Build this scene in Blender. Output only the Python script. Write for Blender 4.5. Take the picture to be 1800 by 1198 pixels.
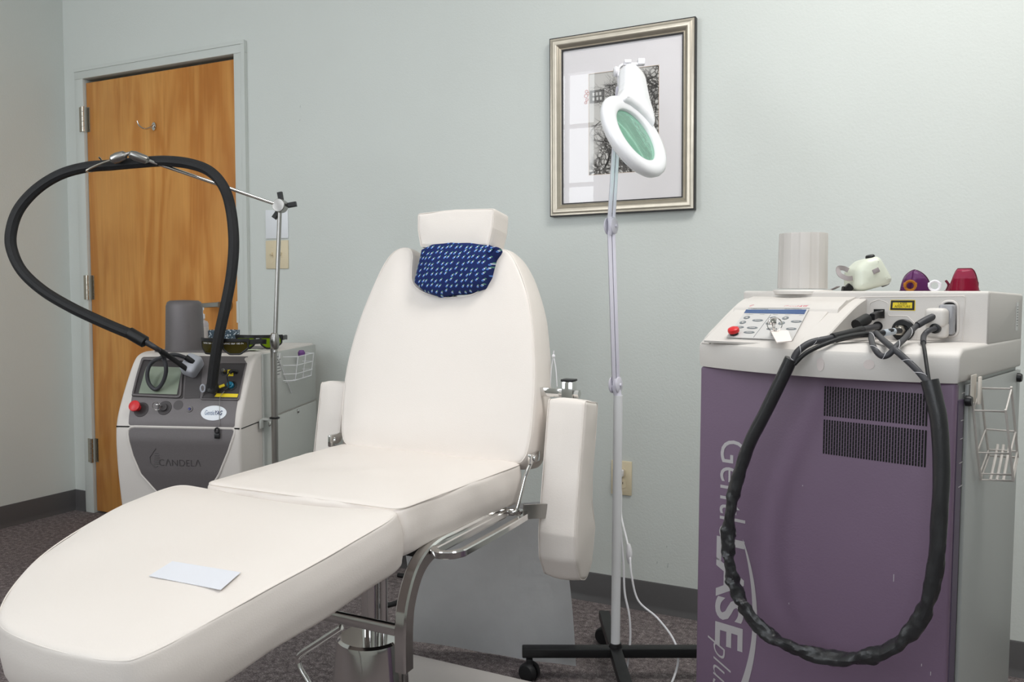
import bpy, bmesh, math, random
from mathutils import Vector, Matrix, noise
from mathutils.geometry import delaunay_2d_cdt
for o in list(bpy.data.objects): bpy.data.objects.remove(o)
SC = bpy.context.scene; COL = SC.collection
random.seed(4)
V3 = Vector
# ------------------------------------------------------------ camera
F, YAW, PITCH, ROLL, CH, CD = 1450.0, .455, .0581, .0034, 1.059, 2.6352
_w = V3((-math.sin(YAW)*math.cos(PITCH), math.cos(YAW)*math.cos(PITCH), -math.sin(PITCH)))
_r0 = V3((math.cos(YAW), math.sin(YAW), 0)); _u0 = _r0.cross(_w)
_r = _r0*math.cos(ROLL) + _u0*math.sin(ROLL); _u = -_r0*math.sin(ROLL) + _u0*math.cos(ROLL)
EYE = V3((0, -CD, CH))
cd = bpy.data.cameras.new('camera'); cam = bpy.data.objects.new('camera', cd); COL.objects.link(cam)
cd.sensor_width = 36; cd.lens = F/1800*36; cd.clip_start = .05
cam.matrix_world = Matrix(((_r.x, _u.x, -_w.x, EYE.x), (_r.y, _u.y, -_w.y, EYE.y), (_r.z, _u.z, -_w.z, EYE.z), (0, 0, 0, 1)))
SC.camera = cam
# ------------------------------------------------------------ world, lights, exposure
SC.view_settings.view_transform = 'Standard'; SC.view_settings.look = 'None'
SC.view_settings.gamma = 1; SC.view_settings.exposure = -0.27; SC.view_settings.use_curve_mapping = False
wd = bpy.data.worlds.new('world'); SC.world = wd; wd.use_nodes = True
wd.node_tree.nodes['Background'].inputs[0].default_value = (.80, .90, 1, 1)
wd.node_tree.nodes['Background'].inputs[1].default_value = 2.0
def area(name, loc, target, sx, sy, power, col):
    l = bpy.data.lights.new(name, 'AREA'); l.shape = 'RECTANGLE'; l.size = sx; l.size_y = sy
    l.energy = power; l.color = col
    o = bpy.data.objects.new(name, l); COL.objects.link(o); o.location = loc
    o.rotation_euler = (V3(target)-V3(loc)).to_track_quat('-Z', 'Y').to_euler(); return o
area('window_daylight', (-2.70, -3.62, 1.95), (-1.9, 0, 1.2), 1.3, 1.9, 46, (.97, .99, 1))
area('window_daylight', (-.4, -3.62, 1.95), (-.2, 0, 1.0), 1.9, 1.9, 27, (.98, .99, 1))  # added fill behind the camera, shining through the added second window
area('ceiling_light', (.30, -1.15, 2.86), (.30, -1.10, 0), 1.2, .6, 42, (1, .98, .95))  # added fill under the ceiling, no fixture; brightens the upper right wall
area('ceiling_light', (-1.7, -2.1, 2.86), (-1.7, -2.0, 0), 1.2, .6, 5, (1, .98, .95))  # weak added fill under the ceiling, no lamp built there
# ------------------------------------------------------------ helpers
def ray(x, y): return _r*((x-900)/F) + _u*((599-y)/F) + _w
def pl(x, y, P, n):
    d = ray(x, y); n = V3(n); return EYE + d*((V3(P)-EYE).dot(n)/d.dot(n))
def az(x, y, z): return pl(x, y, (0, 0, z), (0, 0, 1))
def ay(x, y, yy): return pl(x, y, (0, yy, 0), (0, 1, 0))
def dp(x, y, Z): return EYE + ray(x, y)*Z
def lin(c):
    return tuple((v/255/12.92 if v/255 <= .04045 else ((v/255+.055)/1.055)**2.4) for v in c)
def mat(name, c, rough=.5, metal=0, bump=0, bscale=200, spec=.5, mott=0, mscale=8, trans=0, ior=1.45, coat=0, emit=0, c2=None, alpha=1):
    m = bpy.data.materials.new(name); m.use_nodes = True; nt = m.node_tree; b = nt.nodes['Principled BSDF']
    cl = lin(c); b.inputs['Base Color'].default_value = (*cl, 1)
    b.inputs['Roughness'].default_value = rough; b.inputs['Metallic'].default_value = metal
    b.inputs['Specular IOR Level'].default_value = spec; b.inputs['IOR'].default_value = ior
    b.inputs['Transmission Weight'].default_value = trans; b.inputs['Coat Weight'].default_value = coat
    b.inputs['Alpha'].default_value = alpha
    if emit: b.inputs['Emission Color'].default_value = (*cl, 1); b.inputs['Emission Strength'].default_value = emit
    tc = nt.nodes.new('ShaderNodeTexCoord')
    if mott or c2:
        n = nt.nodes.new('ShaderNodeTexNoise'); n.inputs['Scale'].default_value = mscale; n.inputs['Detail'].default_value = 5
        r = nt.nodes.new('ShaderNodeValToRGB'); nt.links.new(tc.outputs['Object'], n.inputs['Vector'])
        nt.links.new(n.outputs['Fac'], r.inputs['Fac']); nt.links.new(r.outputs['Color'], b.inputs['Base Color'])
        r.color_ramp.elements[0].position = .32; r.color_ramp.elements[1].position = .68
        a = lin(c2) if c2 else tuple(v*(1-mott) for v in cl)
        r.color_ramp.elements[0].color = (*a, 1); r.color_ramp.elements[1].color = (*cl, 1)
    if bump:
        n = nt.nodes.new('ShaderNodeTexNoise'); n.inputs['Scale'].default_value = bscale; n.inputs['Detail'].default_value = 3
        bp = nt.nodes.new('ShaderNodeBump'); bp.inputs['Strength'].default_value = bump; bp.inputs['Distance'].default_value = .002
        nt.links.new(tc.outputs['Object'], n.inputs['Vector']); nt.links.new(n.outputs['Fac'], bp.inputs['Height'])
        nt.links.new(bp.outputs['Normal'], b.inputs['Normal'])
    return m
INV = {}
def link(name, data, parent):
    o = bpy.data.objects.new(name, data); COL.objects.link(o)
    if parent is not None: o.parent = parent
    return o
def tag(o, label=None, cat=None, group=None, kind=None):
    if label: o['label'] = label
    if cat: o['category'] = cat
    if group: o['group'] = group
    if kind: o['kind'] = kind
    return o
def thing(name, label, cat, loc, rz=0, group=None):
    o = link(name, None, None); o.location = loc; o.rotation_euler = (0, 0, rz)
    INV[o.name] = (Matrix.Translation(V3(loc)) @ Matrix.Rotation(rz, 4, 'Z')).inverted()
    return tag(o, label, cat, group)
def obj(name, bm, m, parent=None, smooth=True, angle=35, label=None, cat=None, group=None, kind=None):
    """link a bmesh given in world coordinates as one mesh object"""
    if parent is not None:
        M = INV[parent.name]
    else:
        xs = [v.co for v in bm.verts]; lo = [min(v[i] for v in xs) for i in range(3)]; hi = [max(v[i] for v in xs) for i in range(3)]
        c = V3(((lo[0]+hi[0])/2, (lo[1]+hi[1])/2, lo[2])); M = Matrix.Translation(-c)
    bmesh.ops.transform(bm, matrix=M, verts=bm.verts)
    bmesh.ops.recalc_face_normals(bm, faces=bm.faces)
    me = bpy.data.meshes.new(name); bm.to_mesh(me); bm.free()
    me.materials.append(m)
    if smooth:
        me.polygons.foreach_set('use_smooth', [True]*len(me.polygons)); me.set_sharp_from_angle(angle=math.radians(angle))
    o = link(name, me, parent); INV[o.name] = M
    if parent is None: o.location = c
    return tag(o, label, cat, group, kind)
def flat(name, bm, m, parent=None, **k):
    """like obj() but keeps face winding (open sheets)"""
    return obj(name, bm, m, parent, smooth=False, **k)
def new(): return bmesh.new()
def basis(d):
    d = V3(d).normalized(); a = V3((0, 0, 1)) if abs(d.z) < .9 else V3((1, 0, 0))
    s = d.cross(a).normalized(); return s, s.cross(d).normalized(), d
def box(bm, c, s, axes=None, bev=0, seg=2):
    """c centre, s full sizes, axes three world axes"""
    X, Y, Z = axes or (V3((1, 0, 0)), V3((0, 1, 0)), V3((0, 0, 1))); c = V3(c)
    M = Matrix(((X.x*s[0], Y.x*s[1], Z.x*s[2], c.x), (X.y*s[0], Y.y*s[1], Z.y*s[2], c.y), (X.z*s[0], Y.z*s[1], Z.z*s[2], c.z), (0, 0, 0, 1)))
    r = bmesh.ops.create_cube(bm, size=1, matrix=M)
    if bev:
        es = list({e for v in r['verts'] for e in v.link_edges})
        bmesh.ops.bevel(bm, geom=es, offset=bev, segments=seg, profile=.5, affect='EDGES')
    return bm
def box2(bm, lo, hi, bev=0, seg=2):
    return box(bm, [(a+b)/2 for a, b in zip(lo, hi)], [b-a for a, b in zip(lo, hi)], None, bev, seg)
def cyl(bm, p0, p1, r0, r1=None, seg=28, caps=True):
    return lathe(bm, p0, V3(p1)-V3(p0), [(r0, 0), (r1 if r1 is not None else r0, (V3(p1)-V3(p0)).length)], seg, caps)
def lathe(bm, o, d, prof, seg=32, caps=True):
    s, t, d = basis(d); o = V3(o); rows = []
    for (r, h) in prof:
        if r < 1e-6: rows.append([bm.verts.new(o+d*h)]); continue
        rows.append([bm.verts.new(o+d*h+(s*math.cos(2*math.pi*i/seg)+t*math.sin(2*math.pi*i/seg))*r) for i in range(seg)])
    for a, b in zip(rows, rows[1:]):
        for i in range(seg):
            j = (i+1) % seg
            if len(a) == 1 and len(b) == 1: continue
            if len(a) == 1: bm.faces.new((a[0], b[j], b[i]))
            elif len(b) == 1: bm.faces.new((a[i], a[j], b[0]))
            else: bm.faces.new((a[i], a[j], b[j], b[i]))
    if caps:
        if len(rows[0]) > 1: bm.faces.new(rows[0][::-1])
        if len(rows[-1]) > 1: bm.faces.new(rows[-1])
    return bm
def catmull(P, n=8, closed=False):
    P = [V3(p) for p in P]; out = []; N = len(P)
    for i in range(N if closed else N-1):
        if closed: a, b, c, d = P[(i-1) % N], P[i], P[(i+1) % N], P[(i+2) % N]
        else: a, b, c, d = P[max(i-1, 0)], P[i], P[i+1], P[min(i+2, N-1)]
        for k in range(n):
            t = k/n; out.append(.5*((2*b)+(c-a)*t+(2*a-5*b+4*c-d)*t*t+(3*b-a-3*c+d)*t**3))
    if not closed: out.append(P[-1])
    return out
def tube(bm, pts, r, seg=12, n=8, closed=False, rf=None, sq=None, up=None):
    """swept tube; sq=(w,h) gives a rectangular bar instead of a round one"""
    P = catmull(pts, n, closed) if n > 1 else [V3(p) for p in pts]
    N = len(P); rows = []; s = None
    for i in range(N):
        if closed: d = (P[(i+1) % N]-P[i-1])
        else: d = P[min(i+1, N-1)]-P[max(i-1, 0)]
        d.normalize()
        if up is not None: s = d.cross(V3(up)).normalized()
        elif s is None: s = basis(d)[0]
        else: s = (s-d*s.dot(d)).normalized()
        t = s.cross(d)
        if sq:
            w, h = sq[0]/2, sq[1]/2; b = min(w, h)*.28
            cs = [(w, h-b), (w-b, h), (b-w, h), (-w, h-b), (-w, b-h), (b-w, -h), (w-b, -h), (w, b-h)]
            rows.append([bm.verts.new(P[i]+s*x+t*y) for x, y in cs])
        else:
            rows.append([bm.verts.new(P[i]+(s*math.cos(2*math.pi*k/seg)+t*math.sin(2*math.pi*k/seg))*(rf(i/(N-1), 2*math.pi*k/seg) if rf else r)) for k in range(seg)])
    m = len(rows[0])
    for i in range(N if closed else N-1):
        a, b = rows[i], rows[(i+1) % N]
        for k in range(m): bm.faces.new((a[k], a[(k+1) % m], b[(k+1) % m], b[k]))
    if not closed: bm.faces.new(rows[0][::-1]); bm.faces.new(rows[-1])
    return bm
def rpoly(pts, r, step=.012, arc=6):
    """round the corners of a 2D polygon, then resample"""
    N = len(pts); out = []
    rs = r if isinstance(r, (list, tuple)) else [r]*N
    for i in range(N):
        a, b, c = [Vector(pts[k % N]) for k in (i-1, i, i+1)]
        u, v = (a-b), (c-b); lu, lv = u.length, v.length; u.normalize(); v.normalize()
        ang = math.acos(max(-1, min(1, u.dot(v)))); t = min(rs[i]/max(math.tan(ang/2), 1e-4), lu*.49, lv*.49)
        if rs[i] <= 0 or ang > 3.1: out.append(b); continue
        p0, p1 = b+u*t, b+v*t
        for k in range(arc+1):
            s = k/arc; out.append(p0*(1-s)**2+b*2*s*(1-s)+p1*s*s)
    res = []
    for i in range(len(out)):
        a, b = out[i], out[(i+1) % len(out)]; L = (b-a).length
        if L < 1e-5: continue
        n = max(1, int(round(L/step))) if step else 1
        for k in range(n): res.append(a+(b-a)*k/n)
    return res
def chaikin(p, n=2):
    for _ in range(n): p = [q for i in range(len(p)) for q in (Vector(p[i-1])*.75+Vector(p[i])*.25, Vector(p[i-1])*.25+Vector(p[i])*.75)]
    return p
def area2(p): return sum(p[i-1][0]*p[i][1]-p[i][0]*p[i-1][1] for i in range(len(p)))/2
def inset(p, d):
    N = len(p); out = []
    for i in range(N):
        a, b, c = p[i-1], p[i], p[(i+1) % N]
        t = (b-a).normalized()+(c-b).normalized(); t.normalize(); n = Vector((-t.y, t.x))
        k = max(.5, n.dot(Vector((-(b-a).normalized().y, (b-a).normalized().x))))
        out.append(b+n*d/k)
    return out
def bdist(q, p):
    m = 9e9
    for i in range(len(p)):
        a, b = p[i-1], p[i]; ab = b-a; t = max(0, min(1, (q-a).dot(ab)/max(ab.dot(ab), 1e-12)))
        m = min(m, (q-a-ab*t).length_squared)
    return math.sqrt(m)
def cdt(ring, step):
    xs = [p.x for p in ring]; ys = [p.y for p in ring]; pts = [Vector((p.x, p.y)) for p in ring]; n = len(pts)
    if step:
        y = min(ys)+step/2; k = 0
        while y < max(ys):
            x = min(xs)+(step/2 if k % 2 else 0)
            while x < max(xs):
                q = Vector((x, y))
                ins = False
                for i in range(n):
                    a, b = ring[i-1], ring[i]
                    if (a.y > y) != (b.y > y) and x < (b.x-a.x)*(y-a.y)/(b.y-a.y)+a.x: ins = not ins
                if ins and bdist(q, ring) > step*.45: pts.append(q)
                x += step
            y += step*.87; k += 1
    v, e, f, ov, oe, of = delaunay_2d_cdt(pts, [], [list(range(n))], 1, 1e-6)
    idx = {}
    for j, o in enumerate(ov):
        for q in o:
            if q < n: idx[q] = j
    return v, f, [idx.get(i) for i in range(n)]
def cushion(bm, outl, T, fmap, r=.015, puff=.008, step=.022, wr=0, L=.05, side=.0, seed=0, puffb=0):
    """upholstered slab; outline in (a,b), thickness T around 0, fmap(a,b,c)->world"""
    o = [Vector(p) for p in outl]
    if area2(o) < 0: o.reverse()
    rows = []; S = 5
    prof = []
    for k in range(S+1):
        f = math.pi/2*(1-k/S); prof.append((r*(1-math.cos(f)), T/2-r+r*math.sin(f)))
    nm = 5
    for k in range(1, nm): 
        h = (T/2-r)*(1-2*k/nm); prof.append((-side*(1-(h/(T/2))**2), h))
    prof += [(d, -h) for d, h in prof[:S+1][::-1]]
    for (d, h) in prof: rows.append((inset(o, d), h))
    def put(p, h, w=1):
        c = fmap(p.x, p.y, h)
        if wr: c = c + noise.noise_vector(c*9+V3((seed, 0, 0)))*wr*w + noise.noise_vector(c*26+V3((seed, 3, 0)))*wr*.35*w
        return bm.verts.new(c)
    vr = [[put(p, h) for p in ring] for ring, h in rows]
    for a, b in zip(vr, vr[1:]):
        for i in range(len(a)):
            j = (i+1) % len(a); bm.faces.new((a[i], b[i], b[j], a[j]))
    for end, sg, pf in ((0, 1, puff), (-1, -1, puffb)):
        ring, h = rows[end]; v, f, ix = cdt(ring, step)
        vv = [None]*len(v)
        for i, j in enumerate(ix): vv[j] = vr[end][i]
        for j, q in enumerate(v):
            if vv[j] is None:
                dd = bdist(q, ring); vv[j] = put(q, h+sg*pf*(1-math.exp(-dd/L)))
        for t in f:
            try: bm.faces.new([vv[i] for i in t])
            except ValueError: pass
    return bm
def seam(bm, outl, h, fmap, r=.0012, d=0):
    o = [Vector(p) for p in outl]
    if area2(o) < 0: o.reverse()
    return tube(bm, [fmap(p.x, p.y, h) for p in inset(o, d)], r, seg=6, n=1, closed=True)
def plate(bm, outl, fmap, t=.002, step=0, h0=0):
    """flat plate of thickness t mapped onto a surface; top at h0+t"""
    o = [Vector(p) for p in outl]
    if area2(o) < 0: o.reverse()
    v, f, ix = cdt(o, step)
    top = [bm.verts.new(fmap(q.x, q.y, h0+t)) for q in v]; bot = [bm.verts.new(fmap(q.x, q.y, h0)) for q in v]
    for t_ in f: bm.faces.new([top[i] for i in t_]); bm.faces.new([bot[i] for i in t_][::-1])
    n = len(ix)
    for i in range(n):
        a, b = ix[i], ix[(i+1) % n]
        try: bm.faces.new((top[a], bot[a], bot[b], top[b]))
        except ValueError: pass
    return bm
def text(bm, s, size, fmap, bold=0, shear=0, t=.0004, space=1, align='CENTER', sx=1):
    c = bpy.data.curves.new('t', 'FONT'); c.body = s; c.size = size; c.offset = bold*size; c.shear = shear; c.space_character = space
    c.align_x = align; c.align_y = 'CENTER'; c.resolution_u = 4
    o = bpy.data.objects.new('t', c); COL.objects.link(o)
    me = bpy.data.meshes.new_from_object(o.evaluated_get(bpy.context.evaluated_depsgraph_get()))
    bpy.data.objects.remove(o)
    vs = [bm.verts.new(fmap(v.co.x*sx, v.co.y, t)) for v in me.vertices]
    for p in me.polygons:
        try: bm.faces.new([vs[i] for i in p.vertices])
        except ValueError: pass
    return bm
def ell(cx, cy, a, b, n=32): return [Vector((cx+a*math.cos(2*math.pi*i/n), cy+b*math.sin(2*math.pi*i/n))) for i in range(n)]
def rect(x0, y0, x1, y1, r=0): return rpoly([(x0, y0), (x1, y0), (x1, y1), (x0, y1)], r, 0) if r else [Vector(p) for p in ((x0, y0), (x1, y0), (x1, y1), (x0, y1))]
class Frame:
    def __init__(s, O, ang, pitchaxes=None):
        s.O = V3(O); a = math.radians(ang); s.a = a
        s.U = V3((math.cos(a), math.sin(a), 0)); s.V = V3((-math.sin(a), math.cos(a), 0)); s.Z = V3((0, 0, 1))
        s.ax = (s.U, s.V, s.Z)
    def P(s, u, v, z): return s.O + s.U*u + s.V*v + s.Z*z
    def loc(s, P): d = P-s.O; return V3((d.dot(s.U), d.dot(s.V), d.z))
    def onv(s, x, y, v): return pl(x, y, s.O+s.V*v, s.V)      # point on plane v=const
    def onu(s, x, y, u): return pl(x, y, s.O+s.U*u, s.U)
# ------------------------------------------------------------ materials
def wall_mat():
    return mat('wall_paint', (212, 216, 212), .62, bump=.25, bscale=160, spec=.3, mott=.02, mscale=3)
M_wall = wall_mat()
M_trim = mat('door_frame_paint', (206, 210, 206), .45, spec=.4)
M_ceil = mat('ceiling_paint', (235, 235, 232), .8, bump=.3, bscale=60)
M_base = mat('vinyl_baseboard', (84, 82, 83), .45, spec=.4)
M_lea = mat('cream_vinyl', (234, 226, 219), .42, bump=.12, bscale=420, spec=.45)
M_seam = mat('seam_thread', (222, 210, 195), .6)
M_chrome = mat('chrome', (215, 214, 212), .10, 1)
M_steel = mat('brushed_steel', (165, 163, 160), .28, 1)
M_nickel = mat('nickel', (190, 185, 175), .22, 1)
M_black = mat('black_plastic', (22, 22, 24), .4)
M_rubber = mat('black_rubber', (28, 28, 30), .55)
M_white = mat('white_enamel', (238, 236, 240), .35)
M_pole = mat('white_pole', (226, 226, 228), .4)
M_ivory = mat('ivory_plastic', (222, 208, 178), .4)
M_wplas = mat('white_plate', (232, 234, 238), .4)
M_dark = mat('dark_hole', (14, 13, 14), .8)
M_purple = mat('purple_metal', (118, 98, 119), .42, bump=.1, bscale=300, mott=.06, mscale=5, spec=.4)
M_lid = mat('cream_casing', (208, 203, 198), .45, bump=.08, bscale=500, mott=.03, mscale=6)
M_gside = mat('grey_painted_metal', (170, 172, 170), .4, bump=.08, bscale=300)
M_lgrey = mat('light_grey_casing', (212, 206, 201), .5, bump=.06, bscale=400)
M_ymetal = mat('pale_grey_metal', (186, 188, 184), .45)
M_anth = mat('anthracite_metallic', (112, 107, 108), .45, .35, bump=.25, bscale=900, mott=.16, mscale=900)
M_anth2 = mat('anthracite_engraved', (78, 74, 75), .5, .3)
M_screen = mat('lcd_screen', (136, 146, 130), .15, spec=.6)
M_red = mat('red_button', (205, 40, 45), .35)
M_grey = mat('grey_plastic', (182, 184, 192), .4)
M_yel = mat('yellow_label', (232, 205, 40), .5)
M_blue = mat('blue_plastic', (20, 110, 140), .35)
M_silver = mat('silver_print', (188, 184, 186), .4, .2)
# ------------------------------------------------------------ setting
XL, XR, YF, HC = -3.655, 2.3, -3.30, 2.9
bm = box2(new(), (XL-.12, YF-.12, -.1), (XR+.12, .12, 0))
def carpet():
    m = mat('carpet', (92, 84, 88), .95, spec=.1); nt = m.node_tree; b = nt.nodes['Principled BSDF']; tc = nt.nodes['Texture Coordinate']
    n = nt.nodes.new('ShaderNodeTexNoise'); n.inputs['Scale'].default_value = 260; n.inputs['Detail'].default_value = 4
    n2 = nt.nodes.new('ShaderNodeTexNoise'); n2.inputs['Scale'].default_value = 60; n2.inputs['Detail'].default_value = 3
    mx = nt.nodes.new('ShaderNodeMath'); mx.operation = 'MULTIPLY_ADD'; mx.inputs[1].default_value = .6
    r = nt.nodes.new('ShaderNodeValToRGB'); cr = r.color_ramp
    cr.elements[0].position = .33; cr.elements[0].color = (*lin((66, 60, 61)), 1); cr.elements[1].position = .72; cr.elements[1].color = (*lin((186, 176, 175)), 1)
    e = cr.elements.new(.52); e.color = (*lin((122, 113, 113)), 1)
    nt.links.new(tc.outputs['Object'], n.inputs['Vector']); nt.links.new(tc.outputs['Object'], n2.inputs['Vector'])
    m4 = nt.nodes.new('ShaderNodeMath'); m4.operation = 'MULTIPLY'; m4.inputs[1].default_value = .4
    nt.links.new(n2.outputs['Fac'], m4.inputs[0]); nt.links.new(n.outputs['Fac'], mx.inputs[0]); nt.links.new(m4.outputs[0], mx.inputs[2])
    nt.links.new(mx.outputs[0], r.inputs['Fac']); nt.links.new(r.outputs['Color'], b.inputs['Base Color'])
    bp = nt.nodes.new('ShaderNodeBump'); bp.inputs['Strength'].default_value = .8; bp.inputs['Distance'].default_value = .004
    nt.links.new(n.outputs['Fac'], bp.inputs['Height']); nt.links.new(bp.outputs['Normal'], b.inputs['Normal'])
    return m
obj('floor', bm, carpet(), smooth=False, kind='structure')
obj('ceiling', box2(new(), (XL-.12, YF-.12, HC), (XR+.12, .12, HC+.1)), M_ceil, smooth=False, kind='structure')
DX0, DX1, DZ = -3.505, -2.578, 2.04
bm = box2(new(), (XL-.12, 0, 0), (DX0-.012, .12, HC)); box2(bm, (DX1+.012, 0, 0), (XR+.12, .12, HC)); box2(bm, (DX0-.012, 0, DZ+.012), (DX1+.012, .12, HC))
box2(bm, (DX0-.012, .1, 0), (DX1+.012, .12, DZ+.012))
obj('wall_back', bm, M_wall, smooth=False, kind='structure')
obj('wall_left', box2(new(), (XL-.12, YF, 0), (XL, 0, HC)), M_wall, smooth=False, kind='structure')
obj('wall_right', box2(new(), (XR, YF, 0), (XR+.12, 0, HC)), M_wall, smooth=False, kind='structure')
WIN = [(-3.3, -2.17), (-1.3, .5)]; WZ0, WZ1 = 1.0, 2.78  # second opening is an added, unseen window put in for light
bm = new(); x = XL-.12
for a, b in WIN+[(XR+.12, None)]:
    box2(bm, (x, YF-.12, 0), (a, YF, HC)); x = b
for a, b in WIN: box2(bm, (a, YF-.12, 0), (b, YF, WZ0)); box2(bm, (a, YF-.12, WZ1), (b, YF, HC))
obj('wall_front', bm, M_wall, smooth=False, kind='structure')
M_wglass = mat('window_glass', (255, 255, 255), 0, trans=1, ior=1.02, spec=.1)
for i, (a, b) in enumerate(WIN):
    bm = new(); w = .05
    for (x0, x1, z0, z1) in ((a, b, WZ0, WZ0+w), (a, b, WZ1-w, WZ1), (a, a+w, WZ0, WZ1), (b-w, b, WZ0, WZ1)): box2(bm, (x0, YF-.09, z0), (x1, YF-.02, z1))
    for k in range(1, 4): xm = a+(b-a)*k/4; box2(bm, (xm-.015, YF-.07, WZ0), (xm+.015, YF-.04, WZ1))
    for k in range(1, 4): zm = WZ0+(WZ1-WZ0)*k/4; box2(bm, (a, YF-.07, zm-.015), (b, YF-.04, zm+.015))
    wf = obj('window_%d' % (i+1), bm, M_white, smooth=False, kind='structure')
# baseboards
def baseb(name, a, b, n):
    a, b, n = V3(a), V3(b), V3(n); d = (b-a).normalized(); bm = new()
    pr = [(0, 0), (.016, 0), (.010, .012), (.006, .022), (.005, .094), (.003, .0975), (0, .098)]
    A = [bm.verts.new(a+n*x+V3((0, 0, z))) for x, z in pr]; B = [bm.verts.new(b+n*x+V3((0, 0, z))) for x, z in pr]
    for i in range(len(pr)): j = (i+1) % len(pr); bm.faces.new((A[i], A[j], B[j], B[i]))
    bm.faces.new(A); bm.faces.new(B[::-1]); return obj(name, bm, M_base, kind='structure')
baseb('baseboard_left', (XL, YF, 0), (XL, 0, 0), (1, 0, 0))
baseb('baseboard_back', (-2.512, 0, 0), (XR, 0, 0), (0, -1, 0))
baseb('baseboard_corner', (XL, 0, 0), (-3.57, 0, 0), (0, -1, 0))
baseb('baseboard_right', (XR, YF, 0), (XR, 0, 0), (-1, 0, 0))
# door frame
bm = new(); T = .05
fr = [(-3.566, DX0-.004, 0, DZ+.006), (DX1+.004, -2.514, 0, DZ+.006)]
for x0, x1, z0, z1 in fr: box2(bm, (x0, -.014, z0), (x1, .03, z1), .002)
box2(bm, (-3.566, -.014, DZ+.006), (-2.514, .03, DZ+.055), .002)
box2(bm, (DX0-.012, .03, 0), (DX0-.004, .1, DZ)); box2(bm, (DX1+.004, .03, 0), (DX1+.012, .1, DZ))
box2(bm, (-2.530, -.018, 0), (-2.512, -.0138, DZ+.0395)); box2(bm, (-3.566, -.018, DZ+.04), (-2.512, -.0138, DZ+.055))
obj('trim_1', bm, M_trim, kind='structure', angle=30)
def wood():
    m = mat('maple_veneer', (205, 142, 72), .38, spec=.4); nt = m.node_tree; b = nt.nodes['Principled BSDF']; tc = nt.nodes['Texture Coordinate']
    mp = nt.nodes.new('ShaderNodeMapping'); mp.inputs['Scale'].default_value = (7, 7, .9); nt.links.new(tc.outputs['Object'], mp.inputs['Vector'])
    n = nt.nodes.new('ShaderNodeTexNoise'); n.inputs['Scale'].default_value = 1.0; n.inputs['Detail'].default_value = 4; n.inputs['Distortion'].default_value = .6
    nt.links.new(mp.outputs[0], n.inputs['Vector'])
    w = nt.nodes.new('ShaderNodeMath'); w.operation = 'MULTIPLY'; w.inputs[1].default_value = 26
    s = nt.nodes.new('ShaderNodeMath'); s.operation = 'SINE'; nt.links.new(n.outputs['Fac'], w.inputs[0]); nt.links.new(w.outputs[0], s.inputs[0])
    r = nt.nodes.new('ShaderNodeValToRGB'); cr = r.color_ramp; cr.elements[0].position = 0; cr.elements[0].color = (*lin((196, 132, 64)), 1)
    cr.elements[1].position = 1; cr.elements[1].color = (*lin((214, 156, 86)), 1)
    ad = nt.nodes.new('ShaderNodeMath'); ad.operation = 'MULTIPLY_ADD'; ad.inputs[1].default_value = .5; ad.inputs[2].default_value = .5
    nt.links.new(s.outputs[0], ad.inputs[0]); nt.links.new(ad.outputs[0], r.inputs['Fac'])
    mp2 = nt.nodes.new('ShaderNodeMapping'); mp2.inputs['Scale'].default_value = (120, 120, 3); nt.links.new(tc.outputs['Object'], mp2.inputs['Vector'])
    n2 = nt.nodes.new('ShaderNodeTexNoise'); n2.inputs['Scale'].default_value = 1; n2.inputs['Detail'].default_value = 3; nt.links.new(mp2.outputs[0], n2.inputs['Vector'])
    r2 = nt.nodes.new('ShaderNodeValToRGB'); r2.color_ramp.elements[0].color = (.80, .78, .72, 1); r2.color_ramp.elements[1].color = (1.08, 1.06, 1.04, 1)
    r2.color_ramp.elements[0].position = .3; r2.color_ramp.elements[1].position = .7
    nt.links.new(n2.outputs['Fac'], r2.inputs['Fac'])
    mx = nt.nodes.new('ShaderNodeMixRGB'); mx.blend_type = 'MULTIPLY'; mx.inputs[0].default_value = .3
    nt.links.new(r.outputs['Color'], mx.inputs[1]); nt.links.new(r2.outputs['Color'], mx.inputs[2])
    n3 = nt.nodes.new('ShaderNodeTexNoise'); n3.inputs['Scale'].default_value = 2.2; n3.inputs['Detail'].default_value = 3; nt.links.new(tc.outputs['Object'], n3.inputs['Vector'])
    r3 = nt.nodes.new('ShaderNodeValToRGB'); r3.color_ramp.elements[0].color = (.86, .80, .74, 1); r3.color_ramp.elements[1].color = (1.05, 1.05, 1.05, 1); r3.color_ramp.elements[0].position = .35; r3.color_ramp.elements[1].position = .65
    nt.links.new(n3.outputs['Fac'], r3.inputs['Fac'])
    # bookmatched veneer leaves; reflection and shade painted as a darker right half
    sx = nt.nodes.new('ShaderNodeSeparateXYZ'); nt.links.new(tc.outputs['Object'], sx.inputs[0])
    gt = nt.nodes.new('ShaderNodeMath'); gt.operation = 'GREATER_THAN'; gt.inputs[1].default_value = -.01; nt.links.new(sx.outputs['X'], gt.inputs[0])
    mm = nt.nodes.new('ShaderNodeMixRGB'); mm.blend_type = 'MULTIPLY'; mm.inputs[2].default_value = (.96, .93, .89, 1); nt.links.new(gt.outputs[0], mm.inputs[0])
    m3 = nt.nodes.new('ShaderNodeMixRGB'); m3.blend_type = 'MULTIPLY'; m3.inputs[0].default_value = 1
    nt.links.new(mx.outputs[0], m3.inputs[1]); nt.links.new(r3.outputs['Color'], m3.inputs[2]); nt.links.new(m3.outputs[0], mm.inputs[1])
    nt.links.new(mm.outputs[0], b.inputs['Base Color']); return m
door = obj('door_1', box2(new(), (DX0, .001, .01), (DX1, .045, DZ-.012), .001), wood(), kind='structure')
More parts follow.
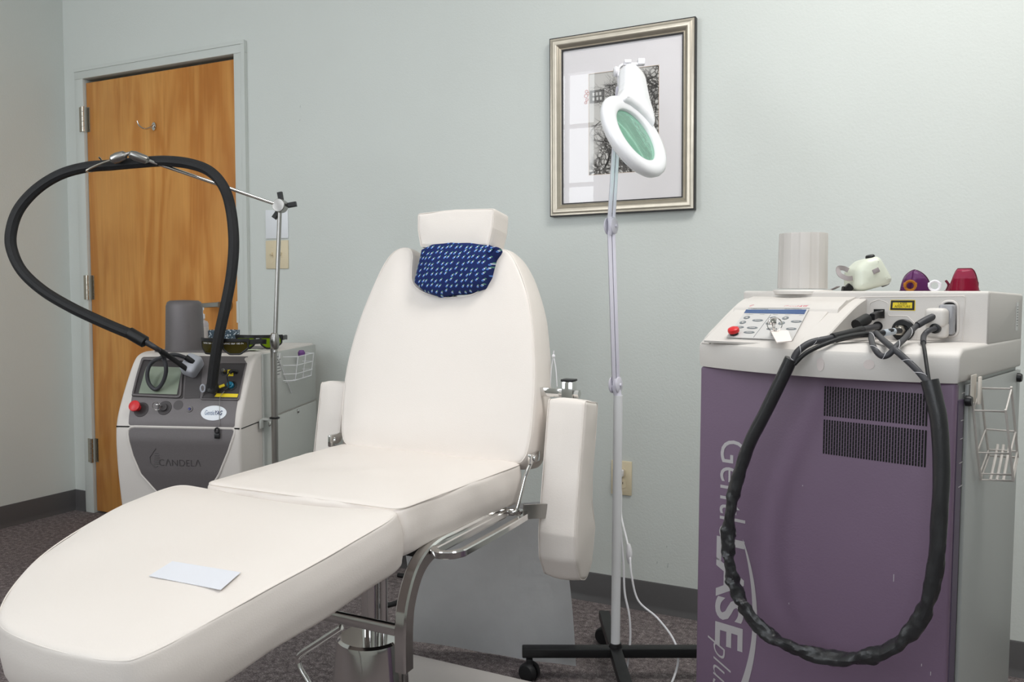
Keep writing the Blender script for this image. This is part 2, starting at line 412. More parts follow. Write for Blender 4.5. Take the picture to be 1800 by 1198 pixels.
for py in (210, 505, 791):
    c = ay(146+ (py-210)*.026, py, -.012); z = c.z
    bm = new(); box2(bm, (DX0-.03, -.0165, z-.057), (DX0-.004, -.0142, z+.057)); box2(bm, (DX0-.002, -.001, z-.057), (DX0+.022, .002, z+.057))
    for k in range(5): cyl(bm, (DX0-.001, -.020, z-.057+k*.0232), (DX0-.001, -.020, z-.057+k*.0232+.0215), .0075, seg=16)
    obj('hinge', bm, M_nickel, door)
c = ay(405, 535, -.0)
bm = new(); lathe(bm, (c.x-.02, 0, c.z), (0, -1, 0), [(.032, 0), (.032, .008), (.026, .014), (.012, .016), (.012, .05)], 28)
hl = ay(352, 537, -.055); hr = V3((c.x-.02, -.055, c.z))
tube(bm, [hr+V3((.012, .0, 0)), hr, (hr+hl)/2+V3((0, -.004, .0)), hl], 0, sq=(.020, .013), up=(0, 1, 0))
obj('handle', bm, M_steel, door)
c = ay(271, 222, -.001)
bm = new(); plate(bm, ell(0, 0, .012, .018), lambda a, b, h: c+V3((a, -h, b)), .003)
tube(bm, [c+V3((0, -.003, .004)), c+V3((0, -.02, -.008)), c+V3((-.005, -.045, -.018)), c+V3((-.012, -.068, -.008)), c+V3((-.015, -.076, .012))], .0035, rf=lambda t, a: .0045-.0015*t)
obj('coat_hook', bm, M_chrome, door)
obj('strike_plate', box2(new(), (DX1+.001, -.0165, .93), (DX1+.014, -.014, 1.02)), M_trim, door, smooth=False)
# ------------------------------------------------------------ wall fittings
def wplate(name, c, w, h, m, label, cat):
    t = thing(name, label, cat, (c.x, 0, c.z))
    obj('plate', box(new(), (c.x, -.003, c.z), (w, .006, h), None, .0025), m, t); return t
c = (ay(468, 372, 0)+ay(508, 418, 0))/2
t = wplate('blank_wall_plate', V3((-2.362, 0, 1.337)), .118, .118, M_wplas, 'white blank wall plate above the ivory light switch', 'wall plate')
t = wplate('light_switch', V3((-2.363, 0, 1.213)), .118, .116, M_ivory, 'ivory double toggle light switch on the wall beside the door', 'light switch')
for s in (-1, 1):
    bm = new(); box(bm, (-2.363+s*.023, -.0065, 1.213), (.011, .002, .026), None, .0005)
    box(bm, (-2.363+s*.023, -.012, 1.2155), (.008, .014, .010), (V3((1, 0, 0)), V3((0, math.cos(.5), -math.sin(.5)*s)), V3((0, math.sin(.5)*s, math.cos(.5)))), .001)
    obj('toggle', bm, M_ivory, t)
    for q in (-1, 1): obj('screw', lathe(new(), (-2.363+s*.023, -.0055, 1.213+q*.030), (0, -1, 0), [(.003, 0), (.003, .0012), (0, .002)], 12), M_ivory, t)
OC = ay(1093, 839, 0)
t = wplate('wall_outlet', OC, .072, .116, M_ivory, 'ivory duplex power outlet low on the wall behind the lamp pole', 'power outlet')
for s in (-1, 1):
    zc = OC.z+s*.0195; f2 = lambda a, b, h, zc=zc: V3((OC.x+a, -.006-h, zc+b))
    rc = obj('receptacle', plate(new(), rpoly([(-.017, -.009), (-.010, -.0145), (.010, -.0145), (.017, -.009), (.017, .009), (.010, .0145), (-.010, .0145), (-.017, .009)], .003, 0), f2, .0015), M_ivory, t)
    bm = new()
    for dx in (-.006, .006): plate(bm, rect(dx-.001, -.001, dx+.001, .007), f2, .0003, h0=.0015)
    plate(bm, ell(0, -.007, .0024, .0024, 12), f2, .0003, h0=.0015); obj('slot', bm, M_dark, rc)
obj('screw', lathe(new(), (OC.x, -.0055, OC.z), (0, -1, 0), [(.003, 0), (.003, .0012), (0, .002)], 12), M_nickel, t)
# ------------------------------------------------------------ framed picture
a = math.radians(.6); PX = V3((-.889, -.002, 1.621)); PU = V3((math.cos(a), 0, math.sin(a))); PW = V3((-math.sin(a), 0, math.cos(a))); PN = V3((0, -1, 0))
pf = lambda u, w, h: PX+PU*u+PW*w+PN*h
HW, HH = .2465, .297
t = thing('framed_picture', 'black and white photograph of bare trees in a champagne silver frame on the wall', 'picture', PX)
M_frame = mat('champagne_frame', (200, 191, 176), .3, .75, mott=.1, mscale=30)
M_fdark = mat('dark_frame_edge', (46, 44, 44), .45, .3)
pr = [(0, .003), (0, .020), (.002, .0235), (.006, .024), (.012, .027), (.020, .026), (.027, .021), (.031, .015), (.034, .013), (.036, .014), (.038, .013), (.038, .004)]
bm = new(); cs = [(-1, -1), (1, -1), (1, 1), (-1, 1)]
rows = [[bm.verts.new(pf(sx*(HW-d), sy*(HH-d), h)) for d, h in pr] for sx, sy in cs]
for i in range(4):
    A, B = rows[i], rows[(i+1) % 4]
    for k in range(len(pr)): l = (k+1) % len(pr); bm.faces.new((A[k], A[l], B[l], B[k]))
obj('frame', bm, M_frame, t, angle=30)
bm = new()
for d0, d1, h0, h1 in ((-.002, .0015, 0, .0215), (.0365, .042, .003, .0125)):
    R = [[bm.verts.new(pf(sx*(HW-d), sy*(HH-d), h)) for d, h in ((d0, h0), (d0, h1), (d1, h1), (d1, h0))] for sx, sy in cs]
    for i in range(4):
        for k in range(4): bm.faces.new((R[i][k], R[i][(k+1) % 4], R[(i+1) % 4][(k+1) % 4], R[(i+1) % 4][k]))
obj('frame_edge', bm, M_fdark, t, smooth=False)
iw, ih = HW-.040, HH-.040
pu0, pu1, pz0, pz1 = -.112, .127, -.165, .168
bm = new()
for (x0, z0, x1, z1) in ((-iw, -ih, pu0, ih), (pu1, -ih, iw, ih), (pu0, -ih, pu1, pz0), (pu0, pz1, pu1, ih)): plate(bm, rect(x0, z0, x1, z1), pf, .0015, h0=.005)
obj('mat_board', bm, mat('mat_board', (236, 232, 234), .9, spec=.1), t, smooth=False)
def photo():
    m = mat('tree_photograph', (190, 188, 186), .7); nt = m.node_tree; b = nt.nodes['Principled BSDF']; tc = nt.nodes['Texture Coordinate']
    def vor(sc, th0, th1, dist=.6):
        n = nt.nodes.new('ShaderNodeTexNoise'); n.inputs['Scale'].default_value = 14; n.inputs['Detail'].default_value = 4
        nt.links.new(tc.outputs['Object'], n.inputs['Vector'])
        mx = nt.nodes.new('ShaderNodeMixRGB'); mx.blend_type = 'ADD'; mx.inputs[0].default_value = dist*.1
        nt.links.new(tc.outputs['Object'], mx.inputs[1]); nt.links.new(n.outputs['Color'], mx.inputs[2])
        v = nt.nodes.new('ShaderNodeTexVoronoi'); v.feature = 'DISTANCE_TO_EDGE'; v.inputs['Scale'].default_value = sc; nt.links.new(mx.outputs[0], v.inputs['Vector'])
        r = nt.nodes.new('ShaderNodeValToRGB'); r.color_ramp.elements[0].position = th0; r.color_ramp.elements[0].color = (.16, .15, .145, 1)
        r.color_ramp.elements[1].position = th1; r.color_ramp.elements[1].color = (1, 1, 1, 1); nt.links.new(v.outputs['Distance'], r.inputs['Fac']); return r
    a1, a2 = vor(34, .02, .10), vor(70, .04, .22)
    m1 = nt.nodes.new('ShaderNodeMixRGB'); m1.blend_type = 'MULTIPLY'; m1.inputs[0].default_value = 1; nt.links.new(a1.outputs[0], m1.inputs[1]); nt.links.new(a2.outputs[0], m1.inputs[2])
    n = nt.nodes.new('ShaderNodeTexNoise'); n.inputs['Scale'].default_value = 7; n.inputs['Detail'].default_value = 2; nt.links.new(tc.outputs['Object'], n.inputs['Vector'])
    sx = nt.nodes.new('ShaderNodeSeparateXYZ'); nt.links.new(tc.outputs['Object'], sx.inputs[0])
    # open sky at upper left, branches on the right and along the bottom
    q = nt.nodes.new('ShaderNodeMath'); q.operation = 'MULTIPLY_ADD'; q.inputs[1].default_value = 5.0; nt.links.new(sx.outputs['X'], q.inputs[0]); nt.links.new(n.outputs['Fac'], q.inputs[2])
    q2 = nt.nodes.new('ShaderNodeMath'); q2.operation = 'MULTIPLY_ADD'; q2.inputs[1].default_value = -3.4; nt.links.new(sx.outputs['Z'], q2.inputs[0]); nt.links.new(q.outputs[0], q2.inputs[2])
    rr = nt.nodes.new('ShaderNodeValToRGB'); rr.color_ramp.elements[0].position = .42; rr.color_ramp.elements[1].position = .56; nt.links.new(q2.outputs[0], rr.inputs['Fac'])
    m2 = nt.nodes.new('ShaderNodeMixRGB'); m2.inputs[1].default_value = (1, 1, 1, 1); nt.links.new(rr.outputs[0], m2.inputs[0]); nt.links.new(m1.outputs[0], m2.inputs[2])
    m3 = nt.nodes.new('ShaderNodeMixRGB'); m3.blend_type = 'MULTIPLY'; m3.inputs[0].default_value = 1; m3.inputs[2].default_value = (*lin((205, 202, 198)), 1); nt.links.new(m2.outputs[0], m3.inputs[1])
    nt.links.new(m3.outputs[0], b.inputs['Base Color']); return m
ph = flat('photograph', plate(new(), rect(pu0, pz0, pu1, pz1), pf, .0006, h0=.004), photo(), t)
bm = new()
for (x0, z0, x1, z1) in ((pu0-.0012, pz0-.0012, pu1+.0012, pz0), (pu0-.0012, pz1, pu1+.0012, pz1+.0012), (pu0-.0012, pz0, pu0, pz1), (pu1, pz0, pu1+.0012, pz1)): plate(bm, rect(x0, z0, x1, z1), pf, .0002, h0=.0066)
obj('mat_bevel', bm, mat('bevel_tan', (208, 184, 160), .8), t, smooth=False)
bm = new(); M_ink = mat('printed_black', (84, 80, 78), .7)
rr_ = random.Random(7)
def branch(bm, u, w, ang, L, wd, dep):
    P = []; a_ = ang
    for k in range(5): P.append((u, w)); u += L/4*math.cos(a_); w += L/4*math.sin(a_); a_ += rr_.uniform(-.25, .25)
    lft, rgt = [], []
    for k, (x, y) in enumerate(P):
        q = wd*(1-.6*k/4); lft.append((x-q*math.sin(ang), y+q*math.cos(ang))); rgt.append((x+q*math.sin(ang), y-q*math.cos(ang)))
    for k in range(4):
        pts = [lft[k], lft[k+1], rgt[k+1], rgt[k]]
        if all(pu0+.001 < p[0] < pu1-.001 and pz0+.001 < p[1] < pz1-.001 for p in pts): bm.faces.new([bm.verts.new(pf(p[0], p[1], .0049)) for p in pts])
    if dep > 0:
        for k in (1, 2, 3, 4):
            branch(bm, *P[k], ang+rr_.choice((-1, 1))*rr_.uniform(.3, .8), L*rr_.uniform(.5, .75), wd*.5, dep-1)
for (u, w, a_, L, wd) in ((.06, -.16, 1.9, .13, .008), (.01, -.16, 1.5, .10, .006), (-.06, -.16, 1.3, .08, .004), (.12, -.08, 2.2, .13, .005), (.125, .02, 2.3, .13, .004), (.122, .10, 2.6, .09, .003), (-.04, -.15, .3, .1, .004)):
    branch(bm, u, w, a_, L, wd, 4)
flat('printed_branches', bm, M_ink, t)
bm = new(); plate(bm, rect(-.110, .072, -.058, .114), pf, .0002, h0=.0047); flat('printed_street_sign', bm, mat('sign_grey', (120, 118, 116), .7), t)
bm = new()
for (x0, z0) in ((-.100, .096), (-.088, .096), (-.076, .096), (-.100, .080), (-.086, .080), (-.074, .080)): plate(bm, rect(x0, z0, x0+.007, z0+.010), pf, .0002, h0=.0050)
flat('printed_sign_text', bm, mat('sign_white', (205, 203, 200), .7), t)
bm = new()
for (cx, cy, r) in ((-.120, .112, .005), (-.122, .098, .006), (-.119, .085, .004), (-.123, .076, .004), (-.115, .105, .004)):
    tube(bm, [pf(cx+r*math.cos(q), cy+r*math.sin(q), .0072) for q in [2*math.pi*k/10 for k in range(10)]], .0009, seg=5, n=1, closed=True)
flat('red_scroll_print', bm, mat('print_red', (190, 110, 100), .7), t)
def glassmat():
    m = bpy.data.materials.new('picture_glass'); m.use_nodes = True; nt = m.node_tree; nt.nodes.clear()
    o = nt.nodes.new('ShaderNodeOutputMaterial'); t_ = nt.nodes.new('ShaderNodeBsdfTransparent'); g = nt.nodes.new('ShaderNodeBsdfGlossy'); g.inputs['Roughness'].default_value = .01
    f = nt.nodes.new('ShaderNodeFresnel'); f.inputs['IOR'].default_value = 1.5; mx = nt.nodes.new('ShaderNodeMixShader')
    nt.links.new(f.outputs[0], mx.inputs[0]); nt.links.new(t_.outputs[0], mx.inputs[1]); nt.links.new(g.outputs[0], mx.inputs[2]); nt.links.new(mx.outputs[0], o.inputs[0]); return m
M_pglass = glassmat()
bm = new(); bm.faces.new([bm.verts.new(pf(x, z, .0095)) for x, z in ((-iw, -ih), (iw, -ih), (iw, ih), (-iw, ih))]); flat('glass', bm, M_pglass, t)
# ------------------------------------------------------------ treatment chair
CX = -1.03
CO = V3((CX, -1.2, 0))
chair = thing('treatment_chair', 'cream vinyl reclining treatment chair with chrome frame in the middle of the room', 'treatment chair', CO)
# seat
smap = lambda a, b, c: V3((a, b, .637+c))
so = rpoly([(-1.262, -1.452), (-.800, -1.440), (-.775, -.985), (-1.285, -.975)], [.03, .03, .03, .03])
bm = cushion(new(), so, .092, smap, r=.014, puff=.010, wr=.005, side=.004, seed=2)
seat = obj('seat', bm, M_lea, chair, angle=60)
obj('piping', seam(new(), so, .092/2-.004, smap, .0013, .003), M_lea, seat)
# backrest
ba = math.radians(17); BO = V3((0, -1.005, .678)); bv = V3((0, math.sin(ba), math.cos(ba))); bn = V3((0, -math.cos(ba), math.sin(ba)))
def bproj(px, py):
    P = pl(px, py, BO, bn); return (P.x, (P-BO).dot(bv))
ol = [bproj(*q) for q in ((606, 784), (597, 765), (599, 705), (607, 640), (628, 564), (656, 496), (676, 455), (694, 436), (716, 431), (727, 442), (724, 470), (724, 497), (744, 512), (780, 521), (822, 518), (850, 503), (862, 470), (866, 444), (880, 433), (897, 440), (920, 485), (934, 540), (941, 612), (941, 680), (934, 773), (922, 812), (900, 817), (816, 812), (736, 804), (640, 793))]
ol = chaikin(ol, 2)
BT = .105
bmap = lambda a, b, c: V3((a, 0, 0)) + V3((0, BO.y, BO.z)) + bv*b + bn*(c-BT/2)
bm = cushion(new(), ol, BT, bmap, r=.013, puff=.012, wr=.002, side=.004, L=.04, seed=5)
back = obj('backrest', bm, M_lea, chair, angle=60)
obj('piping', seam(new(), ol, BT/2-.004, bmap, .0012, .003), M_lea, back)
# legrest
la = math.radians(10); LO = V3((-1.06, -1.44, .678)); ln = V3((0, -math.sin(la), math.cos(la))); lv = V3((0, math.cos(la), math.sin(la)))
def lproj(px, py):
    P = pl(px, py, LO, ln); return (P.x, (P-LO).dot(lv))
lo_ = [lproj(*q) for q in ((703, 893), (640, 890), (549, 886), (440, 870), (350, 852), (322, 848), (296, 852), (236, 874), (152, 916), (66, 972), (14, 1030), (-6, 1066), (-8, 1090), (2, 1106), (60, 1132), (150, 1155), (212, 1160), (240, 1155), (300, 1128), (400, 1072), (480, 1027), (560, 985), (640, 938), (690, 910))]
lo_ = chaikin(lo_, 3)
LT = .105
def lmap(a, b, c): return V3((a, 0, 0)) + V3((0, LO.y, LO.z)) + lv*b + ln*(c-LT/2)
bm = cushion(new(), lo_, LT, lmap, r=.012, puff=.010, wr=.0025, side=.006, seed=9, L=.03)
leg = obj('legrest', bm, M_lea, chair, angle=60)
obj('piping', seam(new(), lo_, LT/2-.004, lmap, .0012, .003), M_lea, leg)
# headrest block and its blue pillow
hb = math.radians(8); HO = ay(800, 400, -.875); hv = V3((0, math.sin(hb), math.cos(hb))); hn = V3((0, -math.cos(hb), math.sin(hb)))
def hproj(px, py):
    P = pl(px, py, HO, hn); return (P.x-HO.x, (P-HO).dot(hv))
ho = rpoly([hproj(*q) for q in ((733, 374), (800, 367), (869, 365), (866, 400), (858, 433), (800, 436), (738, 434), (733, 405))], .008, .01, 3)
HT = .085
hmap = lambda a, b, c: HO + V3((a, 0, 0)) + hv*b + hn*(c-HT/2)
bm = cushion(new(), ho, HT, hmap, r=.010, puff=.006, wr=.0015, seed=13, step=.015, L=.03)
hr_ = obj('headrest', bm, M_lea, chair, angle=60)
obj('piping', seam(new(), ho, HT/2-.003, hmap, .0012, .002), M_lea, hr_)
bm = new()
for s in (-1, 1): cyl(bm, V3((-1.03+s*.03, -.80, 1.0)), V3((-1.03+s*.03, -.80, 1.2)), .006)
obj('headrest_post', bm, M_chrome, chair)
# armrests (swung up beside the back)
def arm(cx, cy, cz, w, lean):
    aL = math.radians(lean); av = V3((0, math.sin(aL), math.cos(aL))); an = V3((0, -math.cos(aL), math.sin(aL)))
    # side silhouette: (depth backwards, height); extruded sideways by w
    prof = rpoly([(0, .155), (-.004, .0), (-.006, -.14), (.006, -.195), (.045, -.240), (.082, -.246), (.114, -.215), (.122, -.13), (.092, -.070), (.083, -.01), (.088, .08), (.088, .155)], [.012]+[.03]*10+[.012], .012, 4)
    fm = lambda a, b, c: V3((cx+c, cy, cz)) - an*a + av*b
    bm = cushion(new(), prof, w, fm, r=.012, puff=.006, puffb=.006, wr=.0025, side=.003, step=.018, seed=cx*7)
    o = obj('armrest', bm, M_lea, chair, angle=60)
    bm = new()
    for h in (w/2-.003, -w/2+.003): seam(bm, prof, h, fm, .0011, .002)
    obj('piping', bm, M_lea, o)
arm(-.690, -.975, .672, .092, 9)
arm(-1.366, -.935, .672, .082, 9)
# frame metal
bm = new()
box(bm, (-.735, -.925, .835), (.070, .012, .02), None, .002)
obj('pivot_link', bm, M_chrome, chair)
bm = new(); box(bm, (-.692, -.93, .832), (.027, .027, .062), None, .003); cyl(bm, (-.715, -.93, .835), (-.668, -.93, .835), .0065, seg=14); cyl(bm, (-.678, -.93, .835), (-.667, -.93, .835), .010, seg=6)
obj('armrest_post', bm, M_chrome, chair)
bm = new(); box(bm, (-.692, -.93, .865), (.029, .029, .005), None, .001); obj('post_cap', bm, M_black, chair)
def H(px, py, x): return pl(px, py, (x, 0, 0), (1, 0, 0))
XB = -.768
loop = [H(775, 965, XB), H(826, 962, XB+.025), H(846, 950, XB+.03), H(906, 912, XB+.03), H(914, 900, XB+.022), H(902, 897, XB), H(880, 905, XB-.008), H(770, 960, XB-.01)]
zc = .585
L0 = [(-.785, -1.36), (-.765, -1.372), (-.742, -1.362), (-.732, -1.34), (-.730, -1.20), (-.732, -1.075), (-.742, -1.05), (-.765, -1.042), (-.785, -1.055), (-.785, -1.2)]
bm = tube(new(), [V3((x, y, zc)) for x, y in rpoly(L0, .02, 0, 4)], 0, n=1, closed=True, sq=(.014, .014), up=(0, 0, 1))
obj('side_loop_bar', bm, M_chrome, chair)
bm = tube(new(), [(-.795, -1.06, .586), (-.795, -1.25, .586), (-.80, -1.335, .582), (-.803, -1.385, .560), (-.805, -1.415, .51), (-.805, -1.425, .46), (-.805, -1.425, .385)], 0, sq=(.03, .024), up=(1, 0, 0))
tube(bm, [(-1.255, -1.06, .586), (-1.255, -1.25, .586), (-1.25, -1.335, .582), (-1.247, -1.385, .560), (-1.245, -1.415, .51), (-1.245, -1.425, .46), (-1.245, -1.425, .385)], 0, sq=(.03, .024), up=(1, 0, 0))
box(bm, (-1.025, -1.425, .455), (.44, .012, .02), None, .002)
obj('lower_frame', bm, M_chrome, chair)
bm = new(); box(bm, (-1.03, -1.2, .575), (.46, .3, .02)); box(bm, (-1.03, -1.2, .555), (.2, .2, .02)); box(bm, (-1.03, -1.0, .60), (.46, .02, .03)); obj('seat_pan', bm, M_rubber, chair)
# hinge arm between seat and back
bm = tube(new(), [(-.752, -.995, .69), (-.756, -1.02, .66), (-.762, -1.05, .595), (-.767, -1.06, .588), (-.79, -1.055, .588)], .0045, n=4)
box(bm, (-.752, -.985, .695), (.008, .05, .022), None, .002); cyl(bm, (-.758, -.99, .695), (-.744, -.99, .695), .008, seg=14)
obj('recline_strut', bm, M_chrome, chair)
bm = new(); box(bm, (-1.30, -.985, .69), (.01, .05, .03), None, .003); cyl(bm, (-1.31, -.99, .69), (-1.29, -.99, .69), .009, seg=14); obj('recline_strut', bm, M_chrome, chair)
bm = tube(new(), [(-.745, -1.055, .59), (-.72, -1.0, .582), (-.70, -.95, .57)], 0, sq=(.004, .032), up=(0, 0, 1)); obj('armrest_bracket', bm, M_steel, chair)
# column and base
cb = V3((-1.030, -1.215, 0))
bm = cyl(new(), cb+V3((0, 0, .28)), cb+V3((0, 0, .56)), .019); cyl(bm, cb+V3((.028, .01, .28)), cb+V3((.028, .01, .56)), .008)
obj('piston', bm, M_chrome, chair)
bm = lathe(new(), cb, (0, 0, 1), [(.115, .03), (.105, .05), (.090, .15), (.072, .312), (.070, .322), (.064, .327), (.020, .329)], 40)
obj('column_housing', bm, M_chrome, chair)
bm = box2(new(), (-1.30, -1.55, .012), (-.85, -.70, .035), .006); box2(bm, (-1.27, -1.5, 0), (-.88, -.75, .014))
obj('base_plate', bm, mat('base_enamel', (214, 208, 204), .5, mott=.05), chair)
fb = lambda px, py: ay(px, py, -1.43)
bm = tube(new(), [fb(600, 1102), fb(560, 1128), fb(530, 1148), fb(524, 1160), fb(530, 1178), fb(552, 1215), fb(575, 1260)], .0058, n=6)
obj('pump_lever', bm, M_chrome, chair)
# hanging pull cord on the back
kc = ay(973, 625, -.86)
bm = new()
for dx in (-.005, .006): tube(bm, [kc, kc+V3((dx, 0, -.03)), kc+V3((dx*1.6, 0, -.072))], .0012, seg=6)
lathe(bm, kc+V3((0, 0, -.006)), (0, 0, 1), [(0, 0), (.004, .003), (.004, .007), (0, .011)], 12); tube(bm, [kc+V3((0, 0, .004)), kc+V3((.001, 0, .012))], .0015, seg=6)
obj('pull_cord', bm, M_white, chair)
# blue pillow
def navy():
    m = mat('navy_floral_cotton', (38, 50, 100), .9, bump=.3, bscale=300, spec=.15); nt = m.node_tree; b = nt.nodes['Principled BSDF']; tc = nt.nodes['Texture Coordinate']
    base = (*lin((34, 46, 96)), 1); last = None
    for sc, th, col, off in ((74, .13, (205, 214, 232), 0), (74, .16, (90, 135, 205), .0022), (74, .12, (96, 150, 130), -.0024)):
        mp = nt.nodes.new('ShaderNodeMapping'); mp.inputs['Location'].default_value = (off, off, 0); mp.inputs['Rotation'].default_value = (math.radians(-90), 0, 0); nt.links.new(tc.outputs['Object'], mp.inputs['Vector'])
        v = nt.nodes.new('ShaderNodeTexVoronoi'); v.voronoi_dimensions = '2D'; v.inputs['Scale'].default_value = sc; v.inputs['Randomness'].default_value = .5; nt.links.new(mp.outputs[0], v.inputs['Vector'])
        r = nt.nodes.new('ShaderNodeMath'); r.operation = 'LESS_THAN'; r.inputs[1].default_value = th; nt.links.new(v.outputs['Distance'], r.inputs[0])
        mx = nt.nodes.new('ShaderNodeMixRGB'); nt.links.new(r.outputs[0], mx.inputs[0]); mx.inputs[2].default_value = (*lin(col), 1)
        if last is None: mx.inputs[1].default_value = base
        else: nt.links.new(last.outputs[0], mx.inputs[1])
        last = mx
    nt.links.new(last.outputs[0], b.inputs['Base Color']); return m
po = V3(pl(795, 470, BO+bn*.026, bn))
def pproj(px, py):
    P = pl(px, py, po, bn); return (P.x-po.x, (P-po).dot(bv))
pp = rpoly([pproj(*q) for q in ((736, 436), (760, 427), (795, 421), (835, 424), (879, 430), (866, 448), (860, 480), (848, 501), (806, 510), (766, 519), (742, 510), (724, 494), (727, 470), (732, 452))], .008, .008, 3)
pmap = lambda a, b, c: po + V3((a, 0, 0)) + bv*b + bn*(c-.022)
bm = cushion(new(), pp, .060, pmap, r=.022, puff=.012, wr=.007, step=.010, L=.03, seed=21)
obj('neck_pillow', bm, navy(), None, angle=70, label='navy blue floral neck pillow tucked in the backrest notch under the headrest', cat='pillow')
# paper label on the legrest
pq = rpoly([lproj(*q) for q in ((305, 998), (425, 1018), (390, 1049), (264, 1024))], 0, .01)
flat('paper_sheet', plate(new(), pq, lambda a, b, c: lmap(a, b, LT/2+.0112+c), .0008), mat('white_paper', (224, 225, 231), .7), label='small white rectangular paper lying on the legrest', cat='paper')
# paper sheet hanging behind the chair
def hang():
    bm = new(); nu, nv = 26, 22; g = []
    TL, BL_, BR_, TR = ay(694, 900, -.80), az(716, 1124, .03), az(1012, 1172, .008), ay(978, 880, -.74)
    for j in range(nv+1):
        t_ = j/nv; row = []
        for i in range(nu+1):
            s = i/nu; p = TL.lerp(BL_, t_).lerp(TR.lerp(BR_, t_), s)
            p += V3((0, .03*math.sin(math.pi*t_)+.006*math.sin(s*9+t_*4)+.03*t_*t_*math.sin(math.pi*s), -.016*math.sin(s*math.pi)*t_+.004*math.sin(s*9)*t_))
            p.z = max(p.z, .002); row.append(bm.verts.new(p))
        g.append(row)
    for j in range(nv):
        for i in range(nu): bm.faces.new((g[j][i], g[j][i+1], g[j+1][i+1], g[j+1][i]))
    bmesh.ops.solidify(bm, geom=bm.faces[:], thickness=.0008); return bm
obj('hanging_paper', hang(), mat('grey_tissue_paper', (232, 232, 234), .8, mott=.04, mscale=20, bump=.2, bscale=80), label='pale grey paper sheet hanging behind the treatment chair down to the carpet', cat='paper')
bm = tube(new(), [az(640, 1062, .008), az(668, 1064, .008), az(698, 1058, .008), az(720, 1040, .008), az(722, 1016, .008), az(700, 1010, .008)], .008, seg=10, n=10)
obj('floor_cable', bm, M_rubber, label='black cable curled on the carpet behind the chair column', cat='cable')
# ------------------------------------------------------------ magnifying lamp
LP = V3((-.712, -.53, 0)); LY = -.53
lamp = thing('magnifying_lamp', 'white floor standing magnifying lamp on a black wheeled cross base', 'magnifying lamp', LP)
d1 = (az(1222, 1150, .09)-az(895, 1150, .09)); d1.z = 0; d1.normalize(); d2 = V3((-d1.y, d1.x, 0))
bm = new()
box(bm, LP+V3((0, 0, .082))+d1*.02, (.55, .032, .026), (d1, d2, V3((0, 0, 1))), .003); box(bm, LP+V3((0, 0, .082)), (.032, .52, .026), (d1, d2, V3((0, 0, 1))), .003)
lathe(bm, LP+V3((0, 0, .094)), (0, 0, 1), [(.018, 0), (.016, .012)], 24)
base = obj('cross_base', bm, M_black, lamp)
for q in (LP-d1*.235, LP+d1*.27, LP+d2*.24, LP-d2*.24):
    ax = (d2*.8+d1*.6).normalized(); bm = new()
    for s in (-1, 1): lathe(bm, q+ax*(.004*s)+V3((0, 0, .026)), ax*s, [(.026, 0), (.026, .010), (.022, .016), (.008, .017)], 28)
    box(bm, q+V3((0, 0, .05)), (.018, .018, .026), (d1, d2, V3((0, 0, 1))), .003); cyl(bm, q+V3((0, 0, .05)), q+V3((0, 0, .072)), .005)
    obj('caster', bm, M_rubber, lamp)
top = ay(1080, 694, LY)
bm = cyl(new(), LP+V3((0, 0, .095)), V3((LP.x, LY, top.z)), .0125); pole = obj('pole', bm, M_pole, lamp)
top = V3((LP.x, LY, top.z))
def joint(px, py, r):
    c = ay(px, py, LY); ax = (_r*.85-_w*.5); ax.normalize(); bm = new()
    for s in (-1, 1): lathe(bm, c+ax*s*.007, ax*s, [(r*.4, 0), (r, .001), (r, .004), (r*.85, .006), (0, .007)], 28)
    lathe(bm, c-ax*.018, ax, [(.004, 0), (.005, .004), (.005, .032), (.004, .036)], 10); return c, bm
M_lav = mat('lamp_arm_grey', (216, 213, 224), .4)
j1, bm = joint(1082, 676, .022); cyl(bm, top-V3((0, 0, .005)), j1, .011); box(bm, j1, (.012, .02, .034), None, .002); obj('lower_joint', bm, M_lav, lamp)
j2, bm = joint(1074, 397, .022); box(bm, j2, (.012, .02, .05), None, .002); obj('elbow_joint', bm, M_lav, lamp)
j3 = ay(1098, 118, LY)
def armbar(a, b, nm):
    d = (b-a); L = d.length; d.normalize(); s = (_r-_r.dot(d)*d).normalized(); t_ = d.cross(s); c = (a+b)/2; bm = new()
    box(bm, c-s*.0045, (.010, .017, L), (s, t_, d), .0015); box(bm, c+s*.0065, (.009, .012, L*.98), (s, t_, d), .0015)
    return obj(nm, bm, M_lav, lamp)
armbar(j1+V3((0, 0, .01)), j2-V3((0, 0, .012)), 'lower_arm'); 
vH = ray(1117, 238).normalized(); rH = (_r-vH*_r.dot(vH)).normalized(); uH = rH.cross(vH).normalized()
nH = (rH*.74+uH*.56-vH*.40).normalized(); aH = (rH*-.1+uH*1+vH*1.2).normalized(); aH = (aH-nH*aH.dot(nH)).normalized(); bH = nH.cross(aH)
Zl = (V3((LP.x, LY, 1.5))-EYE).dot(_w)-.02
hc = dp(1117, 238, Zl)
hm = lambda a, b, c: hc + aH*a + bH*b + nH*c
neck = hm(.262, 0, -.03); Zn = (neck-EYE).dot(_w)
armbar(j2+V3((0, 0, .012)), neck-aH*.0+V3((-.012, 0, -.02)), 'upper_arm')
bm = new()
q = dp(1087, 128, Zn); tube(bm, [q+_u*.022+_r*.012, q+_u*.010, q-_u*.022, q-_u*.05+_r*.003], 0, sq=(.006, .022), up=_w)
lathe(bm, dp(1083, 126, Zn), -_r, [(.014, -.004), (.015, .003), (.011, .007), (0, .008)], 24); lathe(bm, dp(1088, 135, Zn)-_w*.012, -_w, [(.004, 0), (.004, .004)], 12)
box(bm, dp(1103, 109, Zn), (.020, .02, .010), (_r, _w, _u), .002); box(bm, dp(1127, 109, Zn), (.020, .02, .017), (_r, _w, _u), .002); box(bm, dp(1112, 113, Zn), (.05, .012, .008), (_r, _w, _u), .002)
